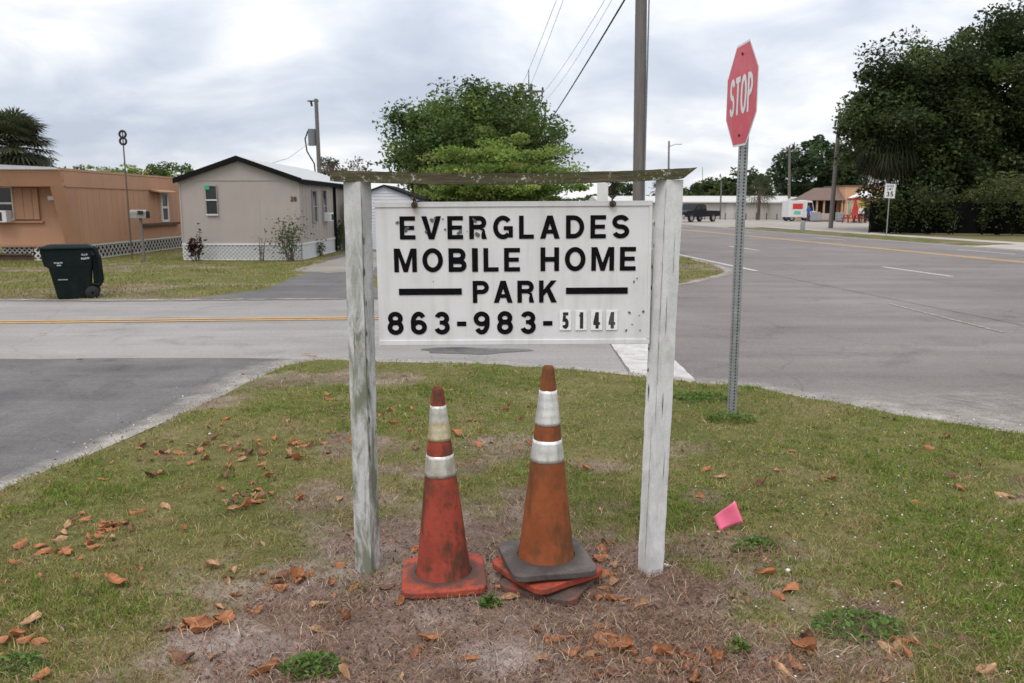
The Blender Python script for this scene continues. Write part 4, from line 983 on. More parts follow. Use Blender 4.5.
for cx_, cy_, nn_, sp_ in ((225, 448, 26, 42), (160, 462, 9, 30), (300, 446, 8, 25), (95, 528, 16, 36), (40, 560, 8, 30), (250, 503, 8, 16), (20, 640, 5, 16), (270, 585, 8, 30), (420, 560, 5, 60), (640, 540, 5, 40), (880, 480, 5, 70), (200, 628, 4, 26), (610, 650, 10, 30), (690, 662, 9, 30), (280, 600, 6, 40), (560, 640, 4, 40), (605, 580, 7, 16), (800, 655, 3, 16), (900, 648, 4, 16), (460, 420, 6, 60)):
    for _ in range(nn_): pts.append((cx_ + rr.gauss(0, sp_), cy_ + rr.gauss(0, sp_ * .28)))

big = {(118, 585), (30, 625), (186, 660), (211, 657), (262, 673), (206, 628), (185, 628), (605, 636), (620, 650), (681, 655), (665, 655), (765, 575), (790, 591), (890, 650), (905, 655), (800, 650), (785, 672), (346, 677), (40, 680), (896, 640), (805, 640), (670, 671)}
for i, q in enumerate(pts):
    g_ = G(q[0], q[1], .04); dd = float(sdist(np.array([g_.x]), np.array([g_.y]), LAWN)[0])
    if dd < .12: continue
    cn = rr.choices(list(LCOL), (5.5, 2, 2.2))[0]
    if i < NB_ and cn == 'dark brown' and rr.random() < .4: cn = 'orange brown'
    o = link('fallen_leaf', LM[cn][rr.randrange(10)])
    s = rr.uniform(.055, .098) * (1.2 if q in big else (1.0 if i < NB_ else .78))
    o.scale = (s, s * rr.uniform(.85, 1.15), s * rr.uniform(.8, 1.25))
    g_ = G(q[0], q[1], .04 + s * .1)
    o.location = (g_.x, g_.y, lz(g_.x, g_.y) + .002 + (.006 if bare_f(np.array([g_.x]), np.array([g_.y]))[0] < .4 else 0))
    o.rotation_euler = (rr.uniform(-.3, .3) + (math.pi if rr.random() < .3 else 0), rr.uniform(-.3, .3), rr.uniform(0, 6.28))
    if abs(o.rotation_euler[0]) > 2: o.location.z += s * .2
    zone = 'on the short grass left of the sign' if q[0] < 345 and bare_f(np.array([g_.x]), np.array([g_.y]))[0] < .5 else ('on the bare soil and straw around the sign posts' if bare_f(np.array([g_.x]), np.array([g_.y]))[0] >= .5 else ('on the grass beside and beyond the cones' if q[0] < 680 else 'on the grass right of the sign'))
    tag(o, f'{cn} dead leaf lying {zone}', 'leaf', f'{cn} dead leaves {zone}')
for k, (px, py, y_) in enumerate(((42, 334, 0), (79, 360, 1), (305, 354, 2), (312, 357, 3))):
    g_ = G(px, py, .02); o = link('fallen_leaf', LM['orange brown' if k != 1 else 'pale tan'][k]); s = .085; o.scale = (s * 1.3, s * .6, s * .5); o.location = g_; o.rotation_euler = (0, 0, .2 * k)
    tag(o, ['dark curled leaf lying alone on the grey road near its yellow line', 'yellow tan leaf lying alone on the dark asphalt patch', 'brown leaf on the paving just off the lawn corner', 'brown leaf touching the lawn edge on the paving'][k], 'leaf', 'leaves blown onto the paving')

# ================================================================== WEEDS
def weed(px, py, rad, hgt, n, label, seed, sz=.018):
    rng = np.random.default_rng(seed); g_ = G(px, py, .05); t = thing('weed', label, 'weed', (g_.x, g_.y, lz(g_.x, g_.y)))
    th = rng.random(n) * 6.28; r_ = rad * np.sqrt(rng.random(n)); x = r_ * np.cos(th); y = r_ * np.sin(th) * .7
    z = hgt * (1 - (r_ / rad) ** 2 * .7) * (.2 + .8 * rng.random(n))
    quads_leaf('foliage', np.stack([x, y, z], 1), sz * (.6 + .8 * rng.random(n)), pick(rng, n, [(.085, .155, .032), (.12, .20, .045), (.165, .235, .065)], [3, 3, 1]), rng, t, up=.5)
    st_ = MB()
    for k in range(9): q = k * .7; st_.tube([(0, 0, -.01), (rad * .4 * math.cos(q), rad * .28 * math.sin(q), hgt * .5), (rad * .8 * math.cos(q), rad * .55 * math.sin(q), hgt * .55)], .0018, 4)
    st_.build('stems', M['weed_stem'], t)
M['weed_stem'] = pm('weed_stem', (.09, .12, .04), .7)
weed(757, 545, .10, .045, 260, 'dark green weed clump just below the pink flag', 1, .013)
weed(742, 549, .06, .03, 90, 'small weed beside the clump under the pink flag', 9, .012)
weed(858, 628, .18, .06, 480, 'largest leafy weed patch at lower right near three curled leaves', 2, .012)
weed(312, 669, .12, .055, 380, 'bright green weed clump at the lower left edge of the bare soil', 3, .012)
weed(490, 604, .045, .05, 110, 'small green weed sprouting between the two cone bases', 4, .013)
weed(700, 398, .26, .05, 330, 'dark low weed between the right post and the stop sign', 5, .016)
weed(731, 420, .2, .08, 240, 'tuft of weeds round the foot of the stop sign post', 6, .016)
weed(738, 650, .045, .05, 120, 'small bright weed on the soil right of the cone stack', 7, .012)
weed(15, 668, .12, .04, 260, 'weed patch at the lower left corner of the lawn', 8, .012)
# pale bits of gravel and petals in the right hand turf
rng = np.random.default_rng(5); n = 520
y = 2.3 + 4.5 * rng.random(n); x = .9 + (0.62 * y - .7) * rng.random(n) ** .6; z, d = lawn_h(x, y); k = (d > .1) & (fbm(x * 1.5, y * 1.5, 3) > .45); x, y, z = x[k], y[k], z[k]; n = len(x)
o = quads_leaf('petal_litter', np.stack([x, y, z + .012 + .012 * rng.random(n)], 1), .0032 + .004 * rng.random(n), np.tile([[.62, .60, .54]], (n, 1)) * (0.75 + .3 * rng.random((n, 1))), rng, None, 1.0, .8, M['litter'])
tag(o, 'tiny pale flecks scattered in the turf on the right', 'litter', kind='stuff')
for i, (px, py, lab) in enumerate(((666, 567, 'small white stone beside the foot of the right post'), (788, 572, 'small white stone beside a curled leaf right of the post'), (210, 436, 'small white scrap of paper on the grass among leaves'))):
    g_ = G(px, py, .045); mb = MB(); mb.lathe([(.001, -.4), (.7, -.35), (1, .1), (.6, .55), (.001, .7)], 7)
    o = mb.build('pebble' if i < 2 else 'paper_scrap', M['white_trim']); o.location = (g_.x, g_.y, lz(g_.x, g_.y) + .01); o.scale = (.02, .013, .012); o.rotation_euler = (0, .2, i)
    tag(o, lab, 'stone' if i < 2 else 'litter')
# ================================================================== MOBILE HOMES
def siding(name, col, step, depth_col, var=.1, horiz=False, dirt=None, dirt_amt=.3):
    m, nt, b = new_mat(name); v = coords(nt, 'Object')
    n1 = noise_node(nt, v, .8, 6, .65); n2 = noise_node(nt, coords(nt, 'Object', (3, 3, .35)), 1.3, 6, .65)
    c = ramp(nt, n1, [(.3, tuple(x * (1 - var) for x in col)), (.7, tuple(x * (1 + var) for x in col))])
    if dirt: c = mix(nt, ramp(nt, n2, [(.5, 0.), (.75, dirt_amt)]), c, dirt)
    nt.links.new(c, b.inputs['Base Color']); b.inputs['Roughness'].default_value = .6; b.inputs['Specular IOR Level'].default_value = .25
    return m
M['tan'] = siding('tan_orange_metal_siding', (.44, .245, .155), 0, 0, .08, dirt=(.36, .20, .135), dirt_amt=.6)
M['tan_trim'] = siding('tan_trim', (.38, .21, .135), 0, 0, .08)
M['grey_siding'] = siding('grey_beige_siding', (.355, .315, .29), 0, 0, .06, dirt=(.31, .28, .26), dirt_amt=.5)
M['black_trim'] = pm('black_roof_trim', (.010, .010, .011), .8, .2, 3, spec=.08)
M['roof_white'] = pm('white_metal_roof', (.44, .45, .46), .7, .08, 2, dirt=(.3, .3, .3), dirt_amt=.4)
M['shed_white'] = pm('white_lap_siding', (.60, .62, .66), .6, .05, 2)
M['white_skirt'] = pm('white_skirting', (.66, .67, .69), .65, .08, 2.5, dirt=(.46, .46, .43), dirt_amt=.5)
M['lattice'] = pm('white_lattice', (.62, .60, .57), .7, .12, 3, dirt=(.3, .27, .23), dirt_amt=.5)
M['shadow_void'] = pm('painted_void_shade', (.05, .04, .035), .9, .3, 3)  # dark colour paints the unlit space behind the lattice; grilles share it
M['brown_board'] = pm('brown_board', (.10, .065, .045), .8, .3, 4)

# --- tan trailer, long side running away from the road
TX = W(80, 25.2, .48); TY = 25.2; TL = 13.0; TW = 4.6
tb, tt = .50, 2.72
th = thing('mobile_home', 'tan orange mobile home with white lattice skirting and slanted front end', 'mobile home', (TX, TY, 0))
mb = MB()
slant = .80; hoodz = 2.24
mb.prism([(0, tb), (TL, tb), (TL, tt), (-slant, tt)], -.06, 0, 'x')
mb.box((-TW / 2, TL, (tb + tt) / 2), (TW, .05, tt - tb)); mb.box((-TW - .03, TL / 2, (tb + tt) / 2), (.06, TL, tt - tb))
mb.build('side_wall', M['tan'], th)
rb = MB()
for k in range(32):
    y = .25 + k * .4
    if y < TL: rb.box((.003, y, (tb + tt - .45) / 2 + .05), (.006, .012, tt - .5 - tb))
rb.build('siding_ribs', M['tan'], th)
mb = MB(); mb.box((.012, (TL - slant) / 2, tt - .24), (.025, TL + slant - .3, .42)); mb.box((.016, TL / 2 - slant / 2, tt - .47), (.03, TL + slant - .5, .04)); mb.box((.012, TL / 2, tb + .05), (.03, TL, .10)); mb.box((0.005, (TL - slant) / 2, tt + .015), (.065, TL + slant + .1, .07)); mb.build('side_trim_band', M['tan'], th)
mb = MB(); mb.box((-TW / 2, .16, (tb + hoodz) / 2), (TW - .12, .06, hoodz - tb)); mb.build('end_wall', M['tan'], th)
mb = MB(); mb.hexa([(-TW, -.62, hoodz), (0, -.62, hoodz), (0, .2, hoodz), (-TW, .2, hoodz)], [(-TW, -slant - .02, tt), (0.02, -slant - .02, tt), (0.02, .2, tt), (-TW, .2, tt)]); mb.build('end_hood', M['tan'], th)
mb = MB()   # slanted cheek panel
fr = -slant * (hoodz - tb) / (tt - tb)
mb.hexa([(-.42, -.01, tb), (-.0, -.03, tb), (0.01, .12, tb), (-.42, .12, tb)], [(-.42, fr + .02, hoodz), (0.0, fr - .02, hoodz), (0.01, .12, hoodz), (-.42, .12, hoodz)]); mb.build('slanted_cheek', M['tan_trim'], th)
mb = MB(); mb.hexa([(-TW - .05, -slant - .07, tt), (-.03, -slant - .07, tt), (-.03, TL + .05, tt), (-TW - .05, TL + .05, tt)], [(-TW - .05, -slant - .07, tt + .03), (-.03, -slant - .07, tt + .03), (-.03, TL + .05, tt + .03), (-TW - .05, TL + .05, tt + .03)])
mb.prism([(-TW - .02, tt + .03), (.03, tt + .03), (-.5, tt + .085), (-TW / 2, tt + .17), (-TW + .5, tt + .085)], -slant - .04, TL, 'y'); mb.build('roof', M['roof_white'], th)
mb = MB(); mb.box((-TW / 2, .06, tb - .03), (TW, .2, .05)); mb.build('floor_rail', M['tan_trim'], th)
# bay panel beside the window, window with its air conditioner, lamp
def local(px, py, Y, o): v = P(px, py, Y); return v.x - o[0], v.z
x0, zt_ = local(0, 186, TY + .1, (TX,)); x1, zb_ = local(15.5, 222, TY + .1, (TX,))
x2, _ = local(37, 200, TY, (TX,))
mb = MB(); mb.box(((x1 + x2) / 2, .09, (hoodz + zb_) / 2 + .03), (x2 - x1, .09, hoodz - zb_ - .1)); mb.box(((x1 + x2) / 2 - .25, .10, zb_ - .0), (x2 - x1 + .7, .14, .05)); 
for k in (0, .35, .7): mb.box((x1 + .04 + (x2 - x1) * k, .04, (hoodz + zb_) / 2 + .03), (.03, .02, hoodz - zb_ - .12))
mb.build('bay_panel', M['tan'], th, .004)
wcx = x1 - .36
def window(parent, cx, y, z0, z1, w_, axis='y', sash=True, frame=.035, mat_f='white_trim', mat_g='glass_dark', side=-1):
    """framed window in a wall facing -y (axis y) or +x (axis x)"""
    fr_ = MB(); h_ = z1 - z0
    def bx(mb, u, v_, du, dv, d0, d1):
        if axis == 'y': mb.box((cx + u, y + side * (d0 + d1) / 2, (z0 + z1) / 2 + v_), (du, d1 - d0, dv))
        else: mb.box((cx - side * (d0 + d1) / 2, y + u, (z0 + z1) / 2 + v_), (d1 - d0, du, dv))
    for s in (-1, 1): bx(fr_, s * (w_ / 2 - frame / 2), 0, frame, h_, .0, .045); bx(fr_, 0, s * (h_ / 2 - frame / 2), w_ - 2 * frame, frame, .0, .043)
    if sash: bx(fr_, 0, 0, w_ - 2 * frame, frame * .9, .0, .05)
    o = fr_.build('window', M[mat_f], parent); g_ = MB(); bx(g_, 0, 0, w_ - frame, h_ - frame, .004, .014); g_.build('pane', M[mat_g], o); return o
window(th, wcx, .13, zb_ + .05, zt_, .74, 'y', True, .06)
cu = MB(); cu.box((wcx + .02, .0, zb_ + .17), (.52, .42, .36)); a_ = cu.build('air_conditioner', M['white_metal'], th, .02)
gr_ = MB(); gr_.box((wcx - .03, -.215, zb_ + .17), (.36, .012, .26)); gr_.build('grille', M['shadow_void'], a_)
lx, lz_ = local(55, 198, TY + .1, (TX,)); lp = MB(); lp.box((lx - .03, .04, lz_), (.24, .18, .13)); lp.tube([(lx + .06, .02, lz_ - .02), (lx + .1, -.06, lz_ - .12)], .05, 8); lp.build('porch_lamp', M['white_trim'], th, .02)
# side window with awning, small box
wy = 32.0
def sideY(px): # depth where the sight line px meets the side plane
    return TX / ((px - 512) / 820) / CP
ya_, yb_ = sideY(160.5), sideY(167.5)
z1_ = P(164, 192.5, (ya_ + yb_) / 2).z; z0_ = P(164, 222, (ya_ + yb_) / 2).z
window(th, .0, (ya_ + yb_) / 2 - TY, z0_, z1_, abs(yb_ - ya_), 'x', True, .09)
mb = MB(); ym = sideY(150) - TY; ye = yb_ - TY + .1; mb.hexa([(.02, ym, z1_ + .04), (.42, ym, z1_ - .02), (.42, ye, z1_ - .02), (.02, ye, z1_ + .04)], [(.02, ym, z1_ + .10), (.42, ym, z1_ + .02), (.42, ye, z1_ + .02), (.02, ye, z1_ + .10)]); mb.build('window_awning', M['tan_trim'], th)
mb = MB(); mb.box((.06, (ya_ + yb_) / 2 - TY - .5, z0_ - .06), (.14, 3.2, .08)); mb.build('window_ledge', M['brown_board'], th)
# lattice skirting
def lattice(parent, p0, p1, z0, z1, step=.11, w_=.032, back=True, name='lattice_skirt', backmat='shadow_void', fmat='lattice'):
    p0 = Vector(p0); p1 = Vector(p1); L = (p1 - p0).length; d = (p1 - p0).normalized(); q = Vector((d.y, -d.x, 0)); h = z1 - z0; mb = MB()
    k = -h
    while k < L:
        for s, off in ((1, .012), (-1, .006)):
            a0, a1 = k, k + h
            u0, u1 = max(a0, 0), min(a1, L)
            if u1 - u0 < .02: continue
            def zz(u): f = (u - a0) / h; return z0 + h * f if s == 1 else z1 - h * f
            pa = p0 + d * u0; pb_ = p0 + d * u1; hw = w_ * .7
            vs = []
            for (pp, u) in ((pa, u0), (pb_, u1)):
                for dz in (-hw, hw): vs.append((pp.x + q.x * off, pp.y + q.y * off, min(z1, max(z0, zz(u) + dz))))
            mb.add(vs, [(0, 2, 3, 1)])
        k += step
    c = (p0 + p1) / 2; rz_ = math.atan2(d.y, d.x)
    mb.box((c.x + q.x * .012, c.y + q.y * .012, z1 - .02), (L, .02, .05), rz_); mb.box((c.x + q.x * .012, c.y + q.y * .012, z0 + .03), (L, .02, .05), rz_)
    o = mb.build(name, M[fmat], parent)
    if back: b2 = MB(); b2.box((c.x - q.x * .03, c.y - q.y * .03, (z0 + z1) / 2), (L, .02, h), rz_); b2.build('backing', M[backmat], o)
    return o
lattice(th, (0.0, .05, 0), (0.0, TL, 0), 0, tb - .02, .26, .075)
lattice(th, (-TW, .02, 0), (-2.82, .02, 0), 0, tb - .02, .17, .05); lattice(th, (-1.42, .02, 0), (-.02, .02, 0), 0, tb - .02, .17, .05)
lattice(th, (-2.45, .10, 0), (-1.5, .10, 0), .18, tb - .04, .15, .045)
mb = MB(); mb.box((-2.1, .06, .09), (1.5, .05, .16)); mb.box((-2.15, -.02, .22), (1.3, .05, .05)); mb.box((-2.66, .06, .24), (.2, .06, .45)); mb.build('skirt_boards', M['brown_board'], th)

# --- grey gable end home
HX0, HX1, HY, HL = W(180.5, 25.4, 1.5), W(300, 25.4, 1.5), 25.4, 8.6
hm = thing('mobile_home', 'grey beige gabled mobile home with black roof edge and white skirting', 'mobile home', ((HX0 + HX1) / 2, HY, 0))
hw = (HX1 - HX0) / 2; ez = P(180, 179.5, HY).z - .05; az = P(237, 160, HY).z; sk = P(240, 243.5, HY).z
mb = MB(); mb.prism([(-hw, sk), (hw, sk), (hw, ez), (0, az - .03), (-hw, ez)], 0, HL, 'y'); mb.build('wall', M['grey_siding'], hm)
mb = MB(); mb.box((0, -.008, ez + .03), (2 * hw, .02, .03)); mb.box((0, -.006, sk + .03), (2 * hw + .02, .02, .05)); mb.box((hw + .006, HL / 2, sk + .03), (.02, HL, .05))
for s in (-1, 1): mb.box((s * (hw - .02), -.008, (ez + sk) / 2), (.05, .02, ez - sk - .1))
mb.build('wall_trim', M['grey_siding'], hm)
bt = MB()
for x_ in (-hw + 1.22, hw - 1.22): bt.box((x_, -.001, (ez + sk) / 2), (.006, .004, ez - sk - .1))
for y_ in np.arange(.4, HL, .4): bt.box((hw + .004, y_, (ez + sk) / 2), (.012, .02, ez - sk - .1))
bt.build('wall_seams', M['grey_siding'], hm)
mb = MB(); ov = .10; sl_ = (az - ez) / hw
for s in (-1, 1):
    p_in = [(0, az + .0), (s * (hw + ov), ez - sl_ * ov), (s * (hw + ov), ez - sl_ * ov + .10), (0, az + .10)]
    mb.prism(p_in if s == 1 else p_in[::-1], -.10, HL + .1, 'y')
rf = mb.build('roof', M['roof_white'], hm)
mb = MB()
for s in (-1, 1):
    p_in = [(0, az - .02), (s * (hw + ov + .02), ez - sl_ * (ov + .02) - .03), (s * (hw + ov + .02), ez - sl_ * ov + .12), (0, az + .125)]
    mb.prism(p_in if s == 1 else p_in[::-1], -.16, -.10, 'y')
mb.box((hw + ov + .012, HL / 2, ez - sl_ * ov + .02), (.02, HL + .2, .15)); mb.build('barge_board', M['black_trim'], rf)
gx = MB(); gx.box((hw + .05, W(332, 30) * 0 + (30.2 - HY), (ez) / 2 - .02), (.09, .09, ez - .03)); gx.build('downpipe', M['black_trim'], hm)
wx = (W(206.5, HY, 1.9) + W(217, HY, 1.9)) / 2 - (HX0 + HX1) / 2; wz1 = P(211, 185.5, HY).z; wz0 = P(211, 214.5, HY).z
M['window_grey'] = pm('grey_window_frame', (.27, .25, .235), .6, .1, 4)
wn = window(hm, wx, 0.0, wz0, wz1, .36, 'y', True, .022, 'window_grey')
mb = MB(); mb.box((wx, -.055, (wz0 + wz1) / 2), (.35, .012, .035)); mb.box((wx, -.05, wz0 - .012), (.38, .02, .03)); mb.build('sash_rail', M['white_trim'], wn)
m, nt, b = new_mat('green_sticker'); b.inputs['Base Color'].default_value = (.03, .33, .17, 1); M['green'] = m
st_ = MB(); st_.box((wx - .11, -.056, wz1 - .06), (.15, .006, .13)); st_.build('green_sticker', M['green'], wn)
nm = MB(); draw_text(nm, '28', 0, .19, 0, .15, .24); nz = P(293, 201.5, HY).z; nx_ = W(290.5, HY, 1.9) - (HX0 + HX1) / 2
nm.v = [(nx_ + x, -.012 - z, nz + y) for x, y, z in nm.v]; M['num'] = pm('dark_house_number', (.07, .05, .04), .6); nm.build('house_number', [M['num'], M['num']], hm)
def hsY(px): return (HX1 / ((px - 512) / 820)) / CP
for (pa, pb_, za, zb2) in ((311.5, 316, 190, 222.5), (322, 326, 189.5, 222.5)):
    Y0, Y1 = hsY(pa), hsY(pb_); ym = (Y0 + Y1) / 2
    wv = window(hm, hw, ym - HY, P(pa, zb2, ym).z, P(pa, za, ym).z, abs(Y1 - Y0), 'x', True, .04, 'window_grey')
Y1 = hsY(324.5); ac = MB(); ac.box((hw + .13, Y1 - HY, P(324, 217, Y1).z), (.26, .42, .30)); a_ = ac.build('air_conditioner', M['white_metal'], hm, .02)
ac = MB(); ac.box((hw + .265, Y1 - HY, P(324, 217, Y1).z), (.012, .3, .2)); ac.build('grille', M['shadow_void'], a_)
M['skirt_back'] = pm('grey_skirt_backing', (.40, .41, .42), .8, .1, 3)
lattice(hm, (-hw, -.02, 0), (hw, -.02, 0), 0, sk, .13, .04, True, 'lattice_skirt', 'skirt_back', 'white_trim')
lattice(hm, (hw + .02, 0, 0), (hw + .02, HL, 0), 0, sk, .12, .034, True, 'lattice_skirt', 'white_skirt', 'white_trim')

# --- small white shed behind the left post
SY = 31.0; sx0, sx1 = W(348, SY, 1.5), W(421, SY, 1.5); sc_ = (sx0 + sx1) / 2; sw = (sx1 - sx0) / 2 - .06
sh = thing('shed', 'small white gabled shed with dark roof edge, partly behind the sign board', 'shed', (sc_, SY, 0)); se, sa = 1.92, P(397, 189, SY).z + .10
mb = MB(); mb.prism([(-sw, 0.02), (sw, .02), (sw, se), (.0, sa), (-sw, se)], 0, 3.4, 'y'); wl_ = mb.build('wall', M['shed_white'], sh)
lp = MB()
for k in range(20):
    z = .06 + k * .115; hwz = sw if z < se - .1 else sw * max(.03, (sa - z - .1) / (sa - se))
    lp.hexa([(-hwz, -.022, z), (hwz, -.022, z), (hwz, .0, z), (-hwz, .0, z)], [(-hwz, -.004, z + .115), (hwz, -.004, z + .115), (hwz, 0, z + .115), (-hwz, 0, z + .115)])
lp.build('lap_boards', M['shed_white'], wl_)
mb = MB()
for s in (-1, 1):
    q_ = [(0, sa), (s * (sw + .12), se - .06), (s * (sw + .12), se + .0), (0, sa + .06)]; mb.prism(q_ if s == 1 else q_[::-1], -.12, 3.5, 'y')
mb.build('roof', M['black_trim'], sh)
mb = MB(); mb.box((0.35, -.03, .95), (.95, .03, 1.8)); mb.build('door', M['white_trim'], sh, .004)

# ================================================================== BIN
bp = G(70, 300.5, .0); bn = thing('wheelie_bin', 'dark green wheeled rubbish bin standing on the lawn edge by the road', 'rubbish bin', (bp.x - .10, bp.y + .3, .0), R(25)); bn.scale = (1.05, 1.05, 1.06)
M['bin_green'] = pm('dark_green_plastic', (.006, .012, .011), .65, .25, 6, dirt=(.03, .034, .028), dirt_amt=.35, spec=.12)
M['bin_grey'] = pm('pale_moulded_mark', (.34, .36, .35), .6, .2, 20)
bs_ = 14.9 / 820
def bxp(px): return (px - 70) * bs_ * .89
def bz(py): return (300.5 - py) * bs_ * .985
mb = MB(); yh = .31
lo_ = [(bxp(56.5), -yh * .78), (bxp(88), -yh * .78), (bxp(88), yh * .78), (bxp(56.5), yh * .78)]
def ringz(x0, x1, y, z): return [(x0, -y, z), (x1, -y, z), (x1, y, z), (x0, y, z)]
rings = [ringz(bxp(56.5), bxp(88), yh * .78, .02), ringz(bxp(50.5), bxp(91), yh * .95, bz(269)), ringz(bxp(46.5), bxp(91.5), yh * .96, bz(268)), ringz(bxp(44), bxp(92), yh, bz(254)), ringz(bxp(43.5), bxp(92), yh * 1.03, bz(252))]
vs = [v_ for r_ in rings for v_ in r_]; fs = [(i * 4 + k, i * 4 + (k + 1) % 4, (i + 1) * 4 + (k + 1) % 4, (i + 1) * 4 + k) for i in range(4) for k in range(4)] + [(3, 2, 1, 0), (16, 17, 18, 19)]
mb.add(vs, fs); mb.build('body', M['bin_green'], bn, .025, 3)
mb = MB(); mb.hexa(ringz(bxp(42), bxp(93.5), yh * 1.08, bz(252)), ringz(bxp(43), bxp(93), yh * 1.06, bz(250.2))); mb.hexa(ringz(bxp(44), bxp(92), yh * 1.0, bz(250.2)), ringz(bxp(52), bxp(88), yh * .75, bz(248))); mb.build('lid', M['bin_green'], bn, .012)
mb = MB()
for s in (-1, 1): mb.tube([(bxp(90), s * .24, bz(251)), (bxp(95), s * .24, bz(253)), (bxp(98), s * .24, bz(262)), (bxp(99.3), s * .24, bz(284)), (bxp(97), s * .24, bz(287)), (bxp(90.5), s * .24, bz(286))], [.03, .035, .035, .035, .035, .03], 8)
mb.box((bxp(95.3), 0, bz(272)), (.12, .46, .5)); mb.build('handle_frame', M['bin_green'], bn, .02)
for s in (-1, 1):
    mb = MB(); c = (bxp(89.8), s * .27, .115)
    ring = [(.112, -.035), (.115, -.02), (.115, .02), (.112, .035)]
    vs = []; n_ = 24
    for r_, y_ in [(.02, -.03)] + ring + [(.02, .03)]:
        for k in range(n_): q = 6.2832 * k / n_; vs.append((c[0] + r_ * math.cos(q), c[1] + y_, c[2] + r_ * math.sin(q)))
    mb.add(vs, [(i * n_ + k, (i + 1) * n_ + k, (i + 1) * n_ + (k + 1) % n_, i * n_ + (k + 1) % n_) for i in range(5) for k in range(n_)], 0, True); mb.build('wheel', M['rubber'], bn)
mk = MB()
def mark(px0, px1, py, hh, yy): mk.box(((bxp(px0) + bxp(px1)) / 2, yy, bz(py)), (abs(bxp(px1) - bxp(px0)), .006, hh))
for (a_, b_, py, hh) in ((82.5, 84, 257.3, .03), (84.3, 86, 257.8, .02), (86.4, 88, 257.2, .03), (81.8, 83.2, 261, .035), (83.5, 85.2, 261.2, .03), (85.5, 87, 260.9, .035), (87.3, 89.5, 260.7, .03)): mark(a_, b_, py, hh, -yh * 1.005)
for (a_, b_, py, hh) in ((56, 58.5, 264.6, .022), (59, 61, 264.9, .03), (61.5, 64, 264.6, .022), (58.5, 62.5, 267, .02), (58.5, 67.5, 280.6, .014)): mark(a_, b_, py, hh, -yh * (.985 if py < 272 else .93))
mk.build('moulded_lettering', M['bin_grey'], bn)

# ================================================================== YARD THINGS
g_ = G(132.5, 257, 0); an = thing('antenna_mast', 'tall thin mast with two stacked ring antennas by the tan home', 'antenna', (W(132, 26.0, 0), 26.0, 0))
top = P(123, 140, 26.0); tx = top.x - an.location.x
mb = MB(); mb.tube([(0, 0, 0), (tx * .5, 0, top.z * .5), (tx, 0, P(123, 132, 26).z)], [.030, .026, .02], 8); mb.build('mast', M['bark'], an)
r_ = 4.3 * 26 / 820
for py in (134.2, 141.2):
    mb = MB(); zc_ = P(123, py, 26).z; mb.tube([(tx + r_ * .72 * math.cos(R(k)), 0, zc_ + r_ * .74 * math.sin(R(k))) for k in range(0, 361, 20)], .034, 8, caps=False); mb.build('ring_antenna', M['black_plastic'], an)
M['cab_tin'] = pm('weathered_tin', (.25, .23, .21), .7, .3, 6)
mbx = thing('mailbox', 'weathered tin mailbox on a thin post in front of the tan home', 'mailbox', (W(150, 25.0, 0), 24.6, 0)); mz = P(148, 214.5, 24.6).z
mb = MB(); mb.tube([(0, 0, 0), (-.01, 0, mz - .1)], .045, 8); mb.build('post', M['wood_pole'], mbx)
mb = MB(); pr_ = [(-.11, -.11), (.11, -.11), (.11, .05)] + [(.11 * math.cos(R(k)), .05 + .09 * math.sin(R(k))) for k in range(20, 161, 20)] + [(-.11, .05)]
mb.prism([(a_, b_ + mz) for a_, b_ in pr_], -.28, .2, 'x', smooth=False); o = mb.build('box', M['cab_tin'], mbx, .008)
mb = MB(); mb.box((.215, 0, mz - .01), (.02, .2, .2)); mb.box((.05, -.13, mz + .06), (.16, .02, .1)); mb.build('door_flap', M['black_plastic'], mbx)
def shrub(px, py, Y, w_, h_, label, cat, cols, seed, n=500, sz=.05, name='shrub', stems=7, sparse=.5, stem='bark'):
    rng = np.random.default_rng(seed); x = W(px, Y, 0); t = thing(name, label, cat, (x, Y, 0)); mb = MB(); tips = []
    for k in range(stems):
        q = rng.random() * 6.28; e = np.array([math.cos(q) * w_ * (.15 + .35 * rng.random()), math.sin(q) * w_ * .35 * rng.random(), h_ * (.6 + .4 * rng.random())])
        mid = e * .5 + rng.normal(size=3) * .04 * w_; mb.tube([(0.02 * k - .05, 0, 0), tuple(mid), tuple(e)], [.016, .011, .005], 5); tips += [e, mid * .6 + e * .4, e * .9, mid]
    mb.build('stems', M[stem], t); tips = np.array(tips); c = tips[rng.integers(0, len(tips), n)] + rng.normal(size=(n, 3)) * np.array([w_, w_, h_]) * .09 * (1 + sparse); c[:, 2] = np.maximum(c[:, 2], .04)
    quads_leaf('foliage', c, sz * (.6 + .7 * rng.random(n)), pick(rng, n, cols, [1] * len(cols)), rng, t, .4)
GRN = [(.05, .08, .025), (.07, .105, .03), (.09, .12, .045)]
shrub(197, 262, 24.9, .42, .62, 'dark burgundy leafed plant against the grey home skirting', 'plant', [(.05, .018, .022), (.075, .022, .028), (.035, .018, .017)], 41, 190, .065, 'red_leaf_plant', 4)
shrub(200, 262, 24.95, .3, 1.12, 'slim taller burgundy sprig rising behind the burgundy plant', 'plant', [(.06, .02, .022), (.09, .03, .03)], 47, 42, .06, 'red_leaf_plant', 2, .2)
shrub(289, 262, 24.8, 1.15, 1.25, 'loose green shrub by the right corner of the grey home', 'shrub', [(.08, .11, .045), (.11, .14, .06), (.06, .085, .03)], 42, 620, .045, 'shrub', 14)
shrub(262, 261, 24.9, .5, .75, 'bare thin stemmed plant left of the green shrub', 'shrub', GRN, 43, 30, .035, 'shrub', 6)
shrub(321, 258, 27.4, .5, .5, 'low straggly shrub along the side of the grey home', 'shrub', GRN, 44, 110, .05, 'shrub', 6)
